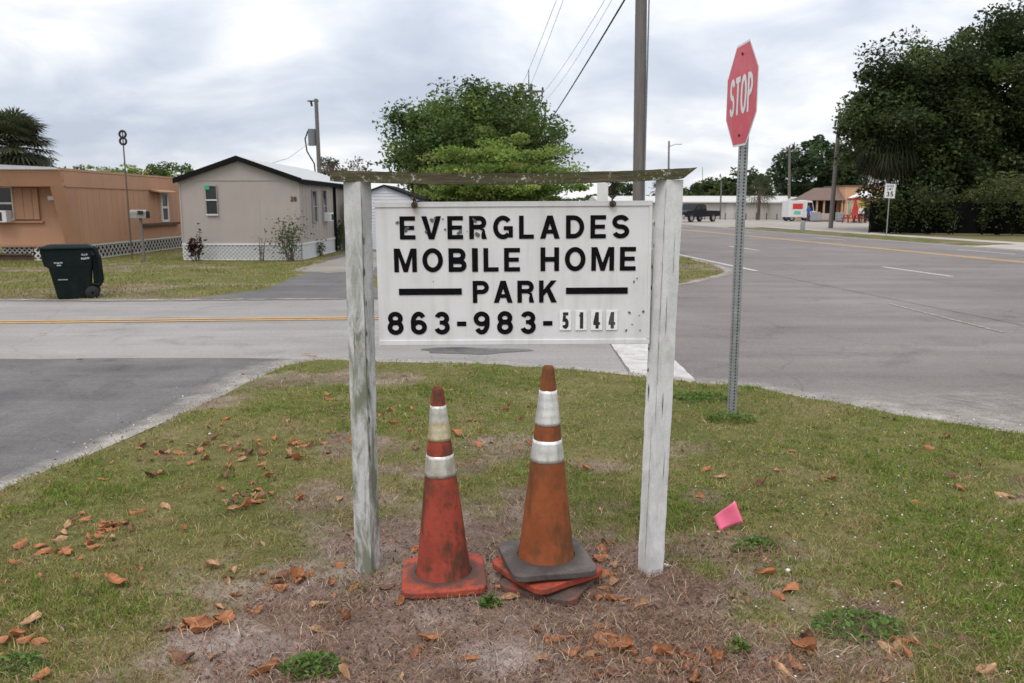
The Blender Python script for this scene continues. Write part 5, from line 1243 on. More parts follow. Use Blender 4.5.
shrub(338.5, 256, 30.4, .7, 1.1, 'tall narrow bush beside the black downpipe of the grey home', 'shrub', GRN, 45, 420, .06, 'shrub', 9)
# ================================================================== TREES
def tree(label, cat, x, y, base_z, cen, rad, ncl, clr, per, leaf, cols, seed, tr=.25, name='tree', group=None, flat=.75, tiers=0, rough=.38, shell=.45, droop=0., limbs=14, cvar=.4, aspect=.55, low=-1.0):
    """trunk with limbs, and a crown of leaf clumps spread through an uneven volume"""
    rng = np.random.default_rng(seed); t = thing(name, label, cat, (x, y, base_z), 0, group); cen = np.array(cen); rad = np.array(rad)
    d = rng.normal(size=(ncl * 2, 3)); d /= np.linalg.norm(d, axis=1)[:, None]; d = d[d[:, 2] > low][:ncl]; ncl = len(d)
    f = 1 + rough * 2 * (fbm(d[:, 0] * 1.9 + seed, d[:, 1] * 1.9 + d[:, 2] * 2.3 + seed * 1.7, seed, 3) - .5)
    rr_ = (shell + (1 - shell) * rng.random(ncl)) ** .7 * f
    C = cen + d * rr_[:, None] * rad
    if tiers:
        zz = (C[:, 2] - (cen[2] - rad[2])) / (2 * rad[2]) * tiers; C[:, 2] = cen[2] - rad[2] + (np.round(zz) + rng.normal(size=ncl) * .2) / tiers * 2 * rad[2]
    C[:, 2] = np.maximum(C[:, 2], .25)
    R_ = clr * (.55 + .9 * rng.random(ncl))
    u = rng.normal(size=(ncl, per, 3)); u /= np.linalg.norm(u, axis=2)[:, :, None]; u *= (rng.random((ncl, per)) ** .45)[:, :, None]
    u[:, :, 2] *= flat
    if droop: u[:, :, 2] -= droop * (u[:, :, 0] ** 2 + u[:, :, 1] ** 2)
    L = C[:, None, :] + u * R_[:, None, None]; keep = rng.random((ncl, per)) < .92
    L = L[keep]; L[:, 2] = np.maximum(L[:, 2], .08)
    cl = np.repeat(pick(rng, ncl, cols, [1] * len(cols), cvar), per, axis=0).reshape(ncl, per, 3)[keep]
    col_ = cl * (.75 + .5 * rng.random((len(L), 1)))
    quads_leaf('crown', L, leaf * (.6 + .8 * rng.random(len(L))), col_, rng, t, .25, aspect)
    mb = MB(); h0 = max(.4, cen[2] - rad[2] * .55)
    bend = rng.normal(size=2) * .06 * h0
    mb.tube([(0, 0, -.1), (bend[0] * .3, bend[1] * .3, h0 * .35), (bend[0], bend[1], h0 * .75), (bend[0] * 1.2, bend[1] * 1.2, h0 * 1.05)], [tr * 1.25, tr, tr * .85, tr * .7], 9)
    for k in rng.permutation(ncl)[:limbs]:
        e = C[k]; s = np.array([bend[0], bend[1], h0 * (.55 + .45 * rng.random())]); m_ = s * .5 + e * .5 + np.array([0, 0, .08 * rad[2]]); mb.tube([tuple(s), tuple(m_), tuple(e)], [tr * .42, tr * .26, tr * .07], 5)
    mb.build('trunk', M['bark'], t); return t
def zt(px, py, Y): return P(px, py, Y).z
DKG = [(.05, .075, .025), (.068, .096, .03), (.04, .06, .023), (.085, .112, .04)]
MDG = [(.088, .138, .038), (.115, .17, .046), (.07, .11, .033), (.15, .195, .055)]
LTG = [(.165, .24, .05), (.20, .275, .062), (.14, .21, .045), (.245, .305, .085)]
# big rounded tree and the pale tiered tree behind the sign
Y = 46.0; x0 = W(476, Y, 0); rx = (572 - 379) / 2 / 820 * Y
tree('big dense dark green tree rising behind the sign board', 'tree', x0, Y, 0, (0, 0, 4.35), (rx * .88, rx * .75, 3.35), 460, .95, 190, .105, MDG, 11, .3, 'shade_tree', rough=.27, shell=.3)
Y = 36.0; x0 = W(500, Y, 0)
tree('lower yellow green tree with flat layered branches before the big dark tree', 'tree', x0, Y, 0, (0, 0, 2.75), (3.2, 2.6, 1.72), 330, .62, 120, .07, LTG, 12, .13, 'layered_tree', flat=.34, tiers=5, rough=.38, shell=.25, limbs=30, cvar=.25)
# trees behind the mobile homes
for (px, py, Y, w_, h0, cols, lab, sd_) in ((100, 171, 60, 2.6, 1.3, LTG, 'feathery green treetop just left of the mast over the tan roof', 21), (147, 172, 58, 2.2, 1.2, LTG, 'small round treetop right of the mast over the tan roof', 22), (176, 167, 56, 1.9, 1.5, MDG, 'spreading treetop touching the left roof edge of the grey home', 23), (50, 165, 62, 1.6, 1.4, DKG, 'dark shrubby treetop right beside the palm crown', 24), (121, 175, 64, 2.0, 1.0, MDG, 'low treetop directly behind the mast over the tan roof', 27)):
    zt_ = zt(px, py - 7, Y); tree(lab, 'tree', W(px, Y, 0), Y, 0, (0, 0, zt_ - h0), (w_, w_, h0), 60, .5, 60, .11, cols, sd_, .14, 'yard_tree', rough=.5, flat=.5)
tree('thin reddish half bare treetop behind the roof end of the grey home', 'tree', W(350, 48, 0), 48, 0, (0, 0, 3.6), (1.6, 1.2, .85), 26, .32, 22, .08, [(.13, .095, .075), (.10, .09, .06)], 25, .09, 'sparse_tree', limbs=22, rough=.5)
tree('pale wispy conifer top just left of the sparse reddish tree', 'tree', W(331, 62, 0), 62, 0, (0, 0, 3.9), (.75, .75, 1.5), 40, .35, 40, .09, [(.10, .12, .09), (.13, .15, .11)], 26, .09, 'yard_tree', rough=.4)
# fan palm at the far left
def fan_palm(label, x, y, hgt, rad, nfr, seed, name='fan_palm', nb_=16, skirt=True, cols=None, emax=88, drop=.28):
    rng = np.random.default_rng(seed); t = thing(name, label, 'palm tree', (x, y, 0)); cols = cols or [(.06, .075, .035), (.085, .10, .045), (.05, .06, .03)]
    mb = MB(); mb.tube([(0, 0, -.1), (.05, 0, hgt * .5), (0, 0, hgt)], [.2, .17, .19], 9); mb.build('trunk', M['bark'], t); V = []; C = []
    fr_ = MB()
    for k in range(nfr):
        az_ = rng.random() * 6.283; el = R(-62 if skirt else -20) + (R(emax) - R(-62 if skirt else -20)) * rng.random() ** .8
        d_ = np.array([math.cos(az_) * math.cos(el), math.sin(az_) * math.cos(el), math.sin(el)]); pl_ = rad * .5 * (.8 + .4 * rng.random()); o_ = np.array([0, 0, hgt]); e = o_ + d_ * pl_
        fr_.tube([tuple(o_), tuple(e)], [.02, .012], 4)
        s = np.cross(d_, [0, 0, 1.]); s /= np.linalg.norm(s) + 1e-9; n_ = np.cross(s, d_); bl_ = rad * .55 * (.8 + .4 * rng.random()); dead = el < R(-25)
        c_ = np.array([.12, .10, .07]) if dead and rng.random() < .6 else np.array(cols[rng.integers(len(cols))])
        for j in range(nb_):
            a_ = R(-105) + R(210) * j / (nb_ - 1); bd = d_ * math.cos(a_) + s * math.sin(a_); L_ = bl_ * (.75 + .25 * math.cos(a_ * .8)); tipp = e + bd * L_ - np.array([0, 0, drop * L_]); md = e + bd * L_ * .55 - n_ * .02; sw_ = np.cross(bd, n_) * .045 * rad / 2
            V += [e, md + sw_, tipp, md - sw_]; C += [c_ * (.75 + .5 * rng.random())] * 4
    V = np.array(V); n_ = len(V) // 4; np_mesh('fronds', V, np.arange(4 * n_), np.full(n_, 4), M['leaf'], np.array(C), t); fr_.build('stalks', M['bark'], t); return t
fan_palm('shaggy fan palm standing behind the left end of the tan home', W(17, 44, 3), 44, zt(14, 147, 44), 2.1, 150, 31, cols=[(.075, .085, .045), (.10, .11, .055), (.06, .07, .04)])
# great dark oak mass at right
OAK = [(.042, .062, .021), (.058, .082, .026), (.032, .047, .017), (.074, .098, .033)]
Y = 56
tree('tall dark oak, the left one of the two over the dark fence', 'tree', W(911, Y, 0), Y, 0, (0, 0, 7.3), (4.8, 4.3, 4.9), 330, 1.1, 230, .13, OAK, 51, .5, 'oak_tree', rough=.42)
tree('taller dark oak at the right edge of the photo', 'tree', W(1000, 57, 0), 57, 0, (0, 0, 7.9), (5.8, 5.2, 6.2), 420, 1.2, 230, .135, OAK, 52, .55, 'oak_tree', rough=.38)
tree('dark tree beyond the right edge oak, mostly out of frame', 'tree', W(1085, 58, 0), 58, 0, (0, 0, 7.0), (5.2, 5, 6.2), 200, 1.4, 110, .25, OAK, 53, .5, 'oak_tree')
fan_palm('cabbage palm with hanging skirt under the left side of the left oak', W(888, 54.5, 3), 54.5, zt(868, 146, 54.5), 2.2, 110, 54, 'cabbage_palm', cols=[(.026, .034, .016), (.036, .044, .02)], emax=35, drop=.75)
tree('low dark leafy undergrowth tree between the oaks above the fence', 'tree', W(945, 53.5, 0), 53.5, 0, (0, 0, 2.6), (3.4, 1.2, 1.9), 120, .7, 80, .15, OAK + DKG[:1], 55, .15, 'understory_tree', rough=.5)
tree('dark broad leafy undergrowth tree over the right end of the fence', 'tree', W(1012, 53.8, 0), 53.8, 0, (0, 0, 2.8), (3.6, 1.2, 2.2), 120, .7, 80, .15, OAK, 56, .15, 'understory_tree', rough=.5)
def frond_plant(label, px, Y, h_, n_, seed, cols, zb=0):
    rng = np.random.default_rng(seed); t = thing('feathery_palm', label, 'palm', (W(px, Y, 0), Y, 0)); V = []; C = []; mb = MB()
    for k in range(n_):
        az_ = rng.random() * 6.283; L_ = h_ * (.6 + .4 * rng.random()); out = L_ * (.25 + .55 * rng.random()); prev = None; c_ = np.array(cols[rng.integers(len(cols))]); pts_ = []
        for i in range(9):
            f = i / 8; r_ = out * f ** 1.3; z = L_ * math.sin(f * 2.1) / 1.0 * .95; pts_.append(np.array([r_ * math.cos(az_), r_ * math.sin(az_), max(.05, z)]))
        mb.tube([tuple(q) for q in pts_], [.02] * 4 + [.012] * 5, 4); sd_ = np.array([-math.sin(az_), math.cos(az_), 0])
        for i in range(2, 9):
            for s in (-1, 1):
                for e_ in (0, .5):
                    b_ = pts_[i] * (1 - e_) + pts_[i - 1] * e_; dv = pts_[i] - pts_[i - 1]; dv = dv / (np.linalg.norm(dv) + 1e-9); l_ = h_ * .17 * (1.2 - .08 * i); tp = b_ + (sd_ * s + dv * .6) * l_ - np.array([0, 0, .25 * l_]); md = (b_ + tp) / 2 + np.array([0, 0, .02]); wv_ = dv * .035
                    V += [b_, md + wv_, tp, md - wv_]; C += [c_ * (.75 + .5 * rng.random())] * 4
    V = np.array(V); m_ = len(V) // 4; np_mesh('fronds', V, np.arange(4 * m_), np.full(m_, 4), M['leaf'], np.array(C), t); mb.build('stalks', M['bark'], t)
PALMG = [(.14, .16, .05), (.18, .195, .065), (.10, .12, .045)]
frond_plant('large yellow green feathery palm over the fence at the right edge', 1005, 51.5, 4.0, 30, 61, PALMG)
frond_plant('dull green feathery palm left of the large one over the fence', 978, 52.2, 3.1, 24, 62, PALMG[::2])
frond_plant('dusky feathery palm between the speed sign and the fence middle', 930, 52.3, 3.0, 22, 63, [(.05, .062, .03), (.07, .08, .035)])
frond_plant('small dark feathery palm just left of the speed sign', 872, 53, 2.4, 18, 64, [(.045, .06, .028), (.06, .075, .035)])
# dark screen fence with creepers
fa = P(868, 232.5, 50.5); fb = Vector((W(1075, 46.5, 0), 46.5, 0)); fa = Vector((W(869, 51, 0), 51, 0)); dv = (fb - fa); L = dv.length; dv.normalize(); rzf = math.atan2(dv.y, dv.x)
fe = thing('screen_fence', 'near black screened fence along the sidewalk under the dark oaks', 'fence', tuple(fa), rzf)
M['fence_dark'] = pm('dark_screen_fabric', (.006, .006, .0055), .95, .4, 1.5, spec=.02); n_ = 7; sg = L / n_
for k in range(n_ + 1): mb = MB(); mb.tube([(k * sg, 0, 0), (k * sg, 0, 1.95)], .045, 8); mb.build('post', M['fence_dark'], fe)
for k in range(n_):
    mb = MB(); nn_ = 8; vs = [];
    for i in range(nn_ + 1): u = k * sg + .05 + (sg - .1) * i / nn_; y_ = -.03 + .03 * math.sin(i * 1.3 + k); zt2 = 1.82 + .05 * math.sin(i * .8 + k * 2); vs += [(u, y_, .04), (u, y_, zt2)]
    mb.add(vs, [(i * 2, i * 2 + 2, i * 2 + 3, i * 2 + 1) for i in range(nn_)]); o = mb.build('screen_panel', M['fence_dark'], fe); sd_ = o.modifiers.new('t', 'SOLIDIFY'); sd_.thickness = .01
for k, (u, w_, h_, cols) in enumerate(((4.2, 1.0, 1.7, OAK), (5.9, .8, 1.5, [(.07, .065, .03)] + OAK[:2]), (8.1, 1.0, 1.8, OAK), (1.6, .7, 1.5, OAK), (10.6, .9, 1.9, OAK), (3.0, 2.4, 2.9, OAK), (9.2, 3.0, 3.4, OAK), (.8, 1.6, 2.4, OAK), (6.6, 2.4, 3.1, OAK))):
    q = fa + dv * u; shrub(0, 0, q.y - .35, w_, h_, ['dark creeper on the fence right of the speed sign', 'brownish creeper near the middle of the dark fence', 'dark creeper on the right part of the fence', 'dark creeper directly behind the speed sign post', 'tall dark creeper at the right edge of the fence', 'wide dark creeper left of the fence middle', 'wide dark creeper covering the right half of the fence top', 'low dark creeper at the left end of the fence', 'ragged creeper between the wide creepers'][k], 'creeper', cols, 70 + k, 420 if k < 5 else 1300, .09, 'creeper', 6 if k < 5 else 16, .5, 'fence_dark')
    o = [o for o in COL.objects if o.name.startswith('creeper')][-1]; o.location.x = q.x
wp = thing('white_panel', 'small white panel on a post showing above the board left of the utility pole', 'panel', (W(602.5, 26, 1.9), 26, 0)); mb = MB(); z1w = zt(602, 183, 26); mb.box((0, 0, z1w - .45), (.34, .03, .9)); mb.build('board', M['white_trim'], wp, .004); mb = MB(); mb.tube([(0, .05, -.05), (0, .05, z1w - .1)], .03, 6); mb.build('post', M['steel'], wp)
# far treeline behind the warehouses
rng = np.random.default_rng(8); n = 9000; x = -140 + 330 * rng.random(n); yv = 250 + 20 * rng.random(n); hv = 2.2 + 5.0 * fbm(x * .06, x * 0 + 3, 4, 4); z = hv * rng.random(n) ** .7
o = quads_leaf('treeline', np.stack([x, yv, z], 1), .8, pick(rng, n, DKG, [1] * 4), rng, None, .3); tag(o, 'hazy distant line of trees along the horizon', 'trees', kind='stuff')
for (px, py, Y, w_, h0, cols, lab, sd_) in ((706, 183, 130, 3.2, 2.6, DKG, 'left flat topped dark tree above the long white building', 81), (727, 181, 128, 5.4, 3.0, DKG, 'broad low dark tree in the middle above the long white building', 82), (749, 172, 126, 4.4, 3.6, DKG, 'tallest dark tree above the long white building behind the stop sign post', 83), (686, 194, 135, 1.6, 1.2, DKG, 'tiny dark treetop just right of the sign frame beam end', 84)):
    tz = zt(px, py - 3, Y); tree(lab, 'tree', W(px, Y, 0), Y, 0, (0, 0, tz - h0), (w_, w_, h0), 90, .9, 50, .28, cols, sd_, .25, 'far_tree', rough=.4)
Y = 118
tree('wide green tree behind the shop with the brown roof', 'tree', W(815, Y, 0), Y, 0, (0, 0, 6.4), (5.9, 5, 4.6), 170, 1.15, 70, .3, [(.05, .078, .035), (.065, .095, .04), (.04, .062, .03)], 85, .4, 'far_tree', rough=.35)
tree('smaller green tree at the right of the wide tree behind the shop', 'tree', W(850, 116, 0), 116, 0, (0, 0, 5.6), (4.0, 4, 2.6), 90, 1.0, 60, .28, [(.05, .078, .035), (.065, .095, .04)], 86, .3, 'far_tree', rough=.5)
fan_palm('drooping palm against the long white building beside the stop sign post', W(758, 96, 0), 96, zt(757, 194, 96), 2.2, 45, 87, 'fan_palm', 10)
fan_palm('tiny palm top seen over the board between the utility pole and the right post', W(656, 150, 0), 150, zt(652, 190, 150), 1.8, 30, 88, 'fan_palm', 8)
tree('tiny dark treetop just left of the utility pole over the board', 'tree', W(622, 150, 0), 150, 0, (0, 0, 4.2), (3.2, 3, 1.4), 50, .7, 40, .3, DKG, 89, .2, 'far_tree')

# ================================================================== POLES AND WIRES
def pole(label, x, y, h_, r_, lean=0.0, mat='wood_pole', group=None, name='utility_pole', leany=0.0):
    t = thing(name, label, 'utility pole', (x, y, 0), 0, group); mb = MB(); mb.tube([(0, 0, -.1), (lean * .5, leany * .5, h_ * .5), (lean, leany, h_)], [r_, r_ * .9, r_ * .78], 14); mb.build('shaft', M[mat], t); return t
PX, PY = W(639.5, 20.5, 1.5), 20.5
p1 = pole('large weathered utility pole rising directly behind the sign board', PX, PY, 11.2, .158, P(638.5, 0, 20.5).x - W(639.5, 20.5, 1.5))
mb = MB(); mb.box((0, -.1, 9.25), (2.2, .1, .12)); mb.build('crossarm', M['wood_pole'], p1)
mb = MB(); mb.tube([(.08, -.15, 0), (.075, -.15, 7)], .018, 6); mb.build('ground_wire', M['wire_grey'], p1)
FX, FY = W(531, 55, 8), 55.0; ft_z = zt(528, 69, 55)
p2 = pole('far utility pole whose crossarm shows at the top right of the big tree', FX, FY, zt(530, 84, FY), .13)
az_ = zt(533, 91.5, FY); mb = MB(); mb.box((.0, -.1, az_), (1.7, .1, .12)); mb.build('crossarm', M['wood_pole'], p2)
mb = MB(); mb.tube([(-.15, 0, az_), (-.15, 0, ft_z)], [.04, .02], 6); mb.build('top_pin', M['wire'], p2)
for s in (-.6, .0, .75): mb = MB(); mb.lathe([(.02, 0), (.06, .03), (.05, .1), (.07, .13), (.03, .2)], 8, 0, (s, -.1, az_ + .06)); mb.build('insulator', M['wire'], p2)
mb = MB(); mb.tube([(.72, -.1, az_), (.70, -.1, az_ - .5), (.55, -.1, az_ - .95)], [.05, .035, .02], 6); mb.build('cutout', M['wire'], p2)
def wire(label, a_, b_, sag, r_, mat='wire_grey', beyond=1.0, r2=None):
    a_ = Vector(a_); b_ = Vector(b_); n_ = 36; pts_ = []
    for i in range(n_ + 1):
        f = i / n_; q = a_.lerp(b_, f); q.z -= sag * 4 * f * (1 - f); pts_.append(q)
    mb = MB(); mb.tube(pts_, r_, 5); o = mb.build('overhead_wire', M[mat]); tag(o, label, 'wire', 'overhead wires between the two poles'); return o
def near(px0, px_d, zz): return P(px0, px_d, PY)
# each wire: far end on the far pole, near end where its sight line reaches the near pole's plane
wire('leftmost thin overhead wire coming down to the far pole', P(521, 88, FY), P(606, -132, PY), .15, .010)
wire('second thin overhead wire from the left above the tree', P(531, 84, FY), P(617, -150, PY), .15, .010)
wire('third overhead wire, left one of the close pair beside the thick cable', P(543, 93, FY), P(674, -122, PY), .35, .009)
wire('fourth overhead wire, right one of the close pair beside the thick cable', P(546, 100, FY), P(676, -118, PY), .45, .008)
wire('thick black cable sloping down from the utility pole to the tree', P(541, 134, FY), P(640, -26, PY), .12, .026, 'wire')
x = W(319, 42, 3); p3 = pole('slim leaning utility pole with a small transformer above the grey home', x + .05, 42, zt(316, 99, 42), .12, P(316, 99, 42).x - x - .05 + .0)
hz = zt(316, 99, 42); lx = P(316, 99, 42).x - x - .05
mb = MB(); mb.box((lx - .15, 0, hz - .1), (.55, .08, .07)); mb.build('crossarm', M['wood_pole'], p3)
mb = MB(); mb.tube([(lx - .25, -.05, hz - .1), (lx - .2, -.05, hz - .35)], .05, 6); mb.build('insulator', M['wire'], p3)
tz = zt(314, 137, 42); mb = MB(); mb.tube([(lx * .7 - .28, -.05, tz - .42), (lx * .7 - .28, -.05, tz + .38)], .19, 12); mb.build('transformer', M['wire_grey'], p3)
mb = MB(); mb.tube([(lx * .6 - .45, -.1, tz + .3), (lx * .5 - .62, -.1, tz - .1), (lx * .5 - .55, -.1, tz - .7), (lx * .3 - .22, -.1, tz - 1.3), (lx * .2 - .14, -.1, tz - 2.4)], .035, 6); mb.build('service_loop', M['wire'], p3)
mb = MB(); a_ = P(312, 141, 42); b_ = P(262, 166, 38); mb.tube([a_, a_.lerp(b_, .5) - Vector((0, 0, .25)), b_], .010, 4); tag(mb.build('service_wire', M['wire_grey']), 'faint service wire drooping from the slim pole to the grey roof', 'wire')
def bpole(label, pxb, pxt, pyt, Y, r_, arm=None, lamp=False):
    xb_ = W(pxb, Y, 0); top_ = P(pxt, pyt, Y); t = pole(label, xb_, Y, top_.z, r_, top_.x - xb_)
    if arm: mb = MB(); mb.box((top_.x - xb_, 0, top_.z - .35), (arm, .1, .12)); mb.build('crossarm', M['wood_pole'], t)
    if lamp: mb = MB(); mb.tube([(top_.x - xb_, 0, top_.z - .6), (top_.x - xb_ + .7, 0, top_.z - .35), (top_.x - xb_ + 1.4, 0, top_.z - .35)], .04, 6); mb.build('lamp_arm', M['wire_grey'], t)
    return t
bpole('grey wooden pole on the far verge left of the dark oaks', 830.5, 840, 112, 62, .17)
bpole('pole with a short crossarm behind the white moving truck', 789, 789.5, 147.5, 100, .17, 1.6)
bpole('short far pole left of the wide green tree', 776, 776, 173, 140, .2)
bpole('thin far pole above the right end of the sign beam', 668, 669, 141, 92, .12, None, True)
bpole('thin pole standing in front of the long white building', 720, 721.5, 181, 100, .11)
bpole('faint hairline pole just left of the stop sign post', 702.5, 702.5, 167, 150, .06)
bpole('faint hairline pole left of the short far pole', 771, 771, 184, 150, .07)

# ================================================================== ACROSS THE MAIN ROAD
t = thing('speed_sign', 'white 35 speed limit sign on a thin post before the dark fence', 'road sign', (W(886.5, 46.5, 0), 46.5, 0)); tx = P(890, 191, 46.5)
ox = tx.x - t.location.x; mb = MB(); mb.tube([(0, .03, -.05), (ox, .03, tx.z + .4)], .03, 8); mb.build('post', M['steel'], t)
sw_, sh_ = .31, .40; mb = MB(); mb.box((ox, 0, tx.z), (2 * sw_, .006, 2 * sh_), M=Matrix.Rotation(R(2), 3, 'Y')); pl_ = mb.build('plate', M['sign_white_sheet'], t)
mb = MB(); draw_text(mb, 'SPEED', -.2, .2, .20, .12, .2, 0, None, .8); draw_text(mb, 'LIMIT', -.17, .17, .04, .12, .2, 0, None, .8); draw_text(mb, '35', -.19, .19, -.31, .28, .2, 0, None, 1.0)
rib_ = [(-sw_ + .02, -sh_ + .02), (sw_ - .02, -sh_ + .02), (sw_ - .02, sh_ - .02), (-sw_ + .02, sh_ - .02)]
ribbon(mb, rib_, .015, 0.0, True); mb.v = [(ox + x_, -.006 - z_, tx.z + y_) for x_, y_, z_ in mb.v]; mb.build('lettering', [M['letter_black'], M['letter_black']], pl_)
# long white building
Y = 104; xL, xR = W(600, Y, 0), W(806, Y, 0); wb = thing('warehouse', 'long low white building with a pale metal roof beyond the main road', 'building', (xL, Y, 0)); L = xR - xL; we = zt(730, 202.5, Y)
M['ware_wall'] = siding('pale_block_wall', (.44, .415, .38), 0, 0, .06, dirt=(.36, .34, .31), dirt_amt=.5); M['ware_roof'] = pm('pale_metal_roof', (.50, .49, .47), .6, .08, 1)
mb = MB(); mb.box((L / 2, 8, we / 2), (L, 16, we)); mb.build('wall', M['ware_wall'], wb)
mb = MB(); rz1 = zt(730, 198, Y) + .1; mb.hexa([(-.3, -.5, we), (L + .2, -.5, we), (L + .2, 16.5, we), (-.3, 16.5, we)], [(-.3, -.45, we + .12), (L + .2, -.45, we + .12), (L + .2, 8, we + .9), (-.3, 8, we + .9)]); mb.build('roof', M['ware_roof'], wb)
mb = MB(); [mb.box((q, -.02, we / 2), (.12, .06, we - .02)) for q in np.arange(2, L, 3.6)]; mb.build('wall_ribs', M['ware_wall'], wb)
for k, q in enumerate((4.2, 9.0, 16.2)): mb = MB(); mb.box((q, -.03, 1.05), (1.0, .05, 2.1)); mb.build('door', M['ware_roof'], wb)
Y2 = 99; xa_, xb_ = W(781, Y2, 0), W(812, Y2, 0); gb = thing('gabled_annex', 'low gabled pale annex between the long building and the brown roof', 'building', ((xa_ + xb_) / 2, Y2, 0)); h_ = (xb_ - xa_) / 2; e_ = zt(790, 203, Y2)
mb = MB(); mb.prism([(-h_, 0), (h_, 0), (h_, e_), (0, e_ + .55), (-h_, e_)], 0, 9, 'y'); mb.build('wall', M['ware_wall'], gb)
mb = MB()
for s in (-1, 1): q_ = [(0, e_ + .56), (s * (h_ + .25), e_ - .03), (s * (h_ + .25), e_ + .12), (0, e_ + .72)]; mb.prism(q_ if s == 1 else q_[::-1], -.3, 9.2, 'y')
mb.build('roof', M['ware_roof'], gb)
for k in range(11):
    px = 684 + k * 10.3; x_ = W(px, 97, 0)
    if k == 0: mb = MB(); mb.tube([(0, 0, 0), (0, 0, .72)], .075, 8); mb.lathe([(.075, .72), (.05, .76), (.001, .77)], 8); o0 = mb.build('bollard', M['wood_pole']); o = o0
    else: o = o0.copy(); COL.objects.link(o)
    o.location = (x_, 97, 0); o.scale = (1, 1, .9 + .2 * ((k * 37) % 10) / 10); tag(o, 'short dark wooden bollard in the row before the long white building', 'bollard', 'bollards before the long white building')
# pickup truck, seen from its side, nose to the left
M['truck_paint'] = pm('dark_navy_paint', (.008, .009, .014), .4, .2, 3, spec=.2); M['chrome'] = pm('dull_chrome', (.4, .4, .42), .35, .1, 4, metal=.7)
TYP = 86.0; xr_ = W(719.5, TYP, 0); tk = thing('pickup_truck', 'dark pickup truck parked at an angle beyond the road beside the right post', 'pickup truck', (xr_ - 4.75, TYP - 2.0, 0), R(38))
prof = [(0.05, .55), (.9, .5), (4.9, .52), (5.58, .58), (5.6, 1.12), (3.42, 1.16), (3.40, 1.2), (3.15, 1.78), (1.95, 1.82), (1.35, 1.22), (.35, 1.12), (.05, .98)]
mb = MB(); mb.prism(prof, -.95, .95, 'y'); mb.build('body', M['truck_paint'], tk, .05)
for s in (-1, 1):
    mb = MB(); mb.prism([(1.55, 1.24), (2.38, 1.26), (2.38, 1.70), (1.98, 1.72)], s * .953, s * .965, 'y'); mb.build('side_window', M['glass_dark'], tk)
    mb = MB(); mb.prism([(2.46, 1.26), (3.2, 1.26), (3.02, 1.69), (2.46, 1.70)], s * .953, s * .965, 'y'); mb.build('side_window', M['glass_dark'], tk)
def wheel(parent, x_, y_, r_, wd):
    mb = MB(); n_ = 20; vs = []; rg_ = [(r_ * .62, -wd / 2), (r_, -wd / 2 + .02), (r_, wd / 2 - .02), (r_ * .62, wd / 2)]
    for rr2, yy in rg_:
        for k in range(n_): q = 6.2832 * k / n_; vs.append((x_ + rr2 * math.cos(q), y_ + yy, r_ + rr2 * math.sin(q)))
    mb.add(vs, [(i * n_ + k, (i + 1) * n_ + k, (i + 1) * n_ + (k + 1) % n_, i * n_ + (k + 1) % n_) for i in range(3) for k in range(n_)], 0, True); o = mb.build('wheel', M['rubber'], parent)
    mb = MB(); mb.tube([(x_, y_ - wd / 2 + .02, r_), (x_, y_ + wd / 2 - .02, r_)], r_ * .62, 16); mb.build('rim', M['chrome'], o)
for x_ in (1.0, 4.45):
    for s in (-.86, .86): wheel(tk, x_, s, .38, .26)
mb = MB(); mb.box((.0, 0, .62), (.14, 1.8, .2)); mb.build('bumper', M['chrome'], tk, .02)
mb = MB(); mb.box((5.62, 0, .64), (.12, 1.7, .16)); mb.build('bumper', M['chrome'], tk, .02)
# white moving truck with red and green panels
Y = 88; xa_ = W(788, Y, 0); k_ = Y * CP / 820 * 1.01
def lx_(px): return W(px, Y, 0) - xa_
def lz2(py): return zt(800, py, Y)
mt_ = thing('box_truck', 'white box truck with a red and a green panel across the road', 'truck', (xa_, Y, 0)); M['truck_white'] = pm('white_truck_paint', (.66, .66, .66), .4, .04, 3); M['red_panel'] = pm('red_panel', (.55, .05, .04), .5, .08, 3); M['green_panel'] = pm('green_panel', (.16, .46, .32), .5, .15, 3); M['blue_cloth'] = pm('blue_cloth', (.03, .07, .28), .9, .15, 5)
zb_ = .42; ztop = lz2(200.5); x2 = lx_(817)
mb = MB(); mb.box(((lx_(788) + lx_(803)) / 2, 1.1, (zb_ + ztop) / 2), (lx_(803) - lx_(788), 2.2, ztop - zb_)); mb.build('cargo_box', M['truck_white'], mt_, .03)
mb = MB(); mb.prism([(lx_(803), .35), (x2, .35), (x2, .95), (x2 - .3, 1.08), (x2 - .55, ztop - .05), (lx_(803), ztop + .05)], .15, 2.0, 'y'); mb.build('cab', M['truck_white'], mt_, .04)
mb = MB(); mb.prism([(lx_(807), 1.08), (x2 - .38, 1.08), (x2 - .58, ztop - .2), (lx_(807), ztop - .2)], .14, .146, 'y'); mb.build('side_window', M['glass_dark'], mt_)
mb = MB(); mb.box(((lx_(792) + lx_(802)) / 2, -.012, (lz2(203.5) + lz2(209)) / 2), (lx_(802) - lx_(792), .02, lz2(203.5) - lz2(209))); mb.build('red_panel', M['red_panel'], mt_)
mb = MB(); mb.box(((lx_(793.5) + lx_(800)) / 2, -.012, (lz2(211) + lz2(214.3)) / 2), (lx_(800) - lx_(793.5), .02, lz2(211) - lz2(214.3))); mb.build('green_panel', M['green_panel'], mt_)
for x_ in (lx_(792), x2 - .7):
    for s in (.15, 1.95): wheel(mt_, x_, s, .32, .24)
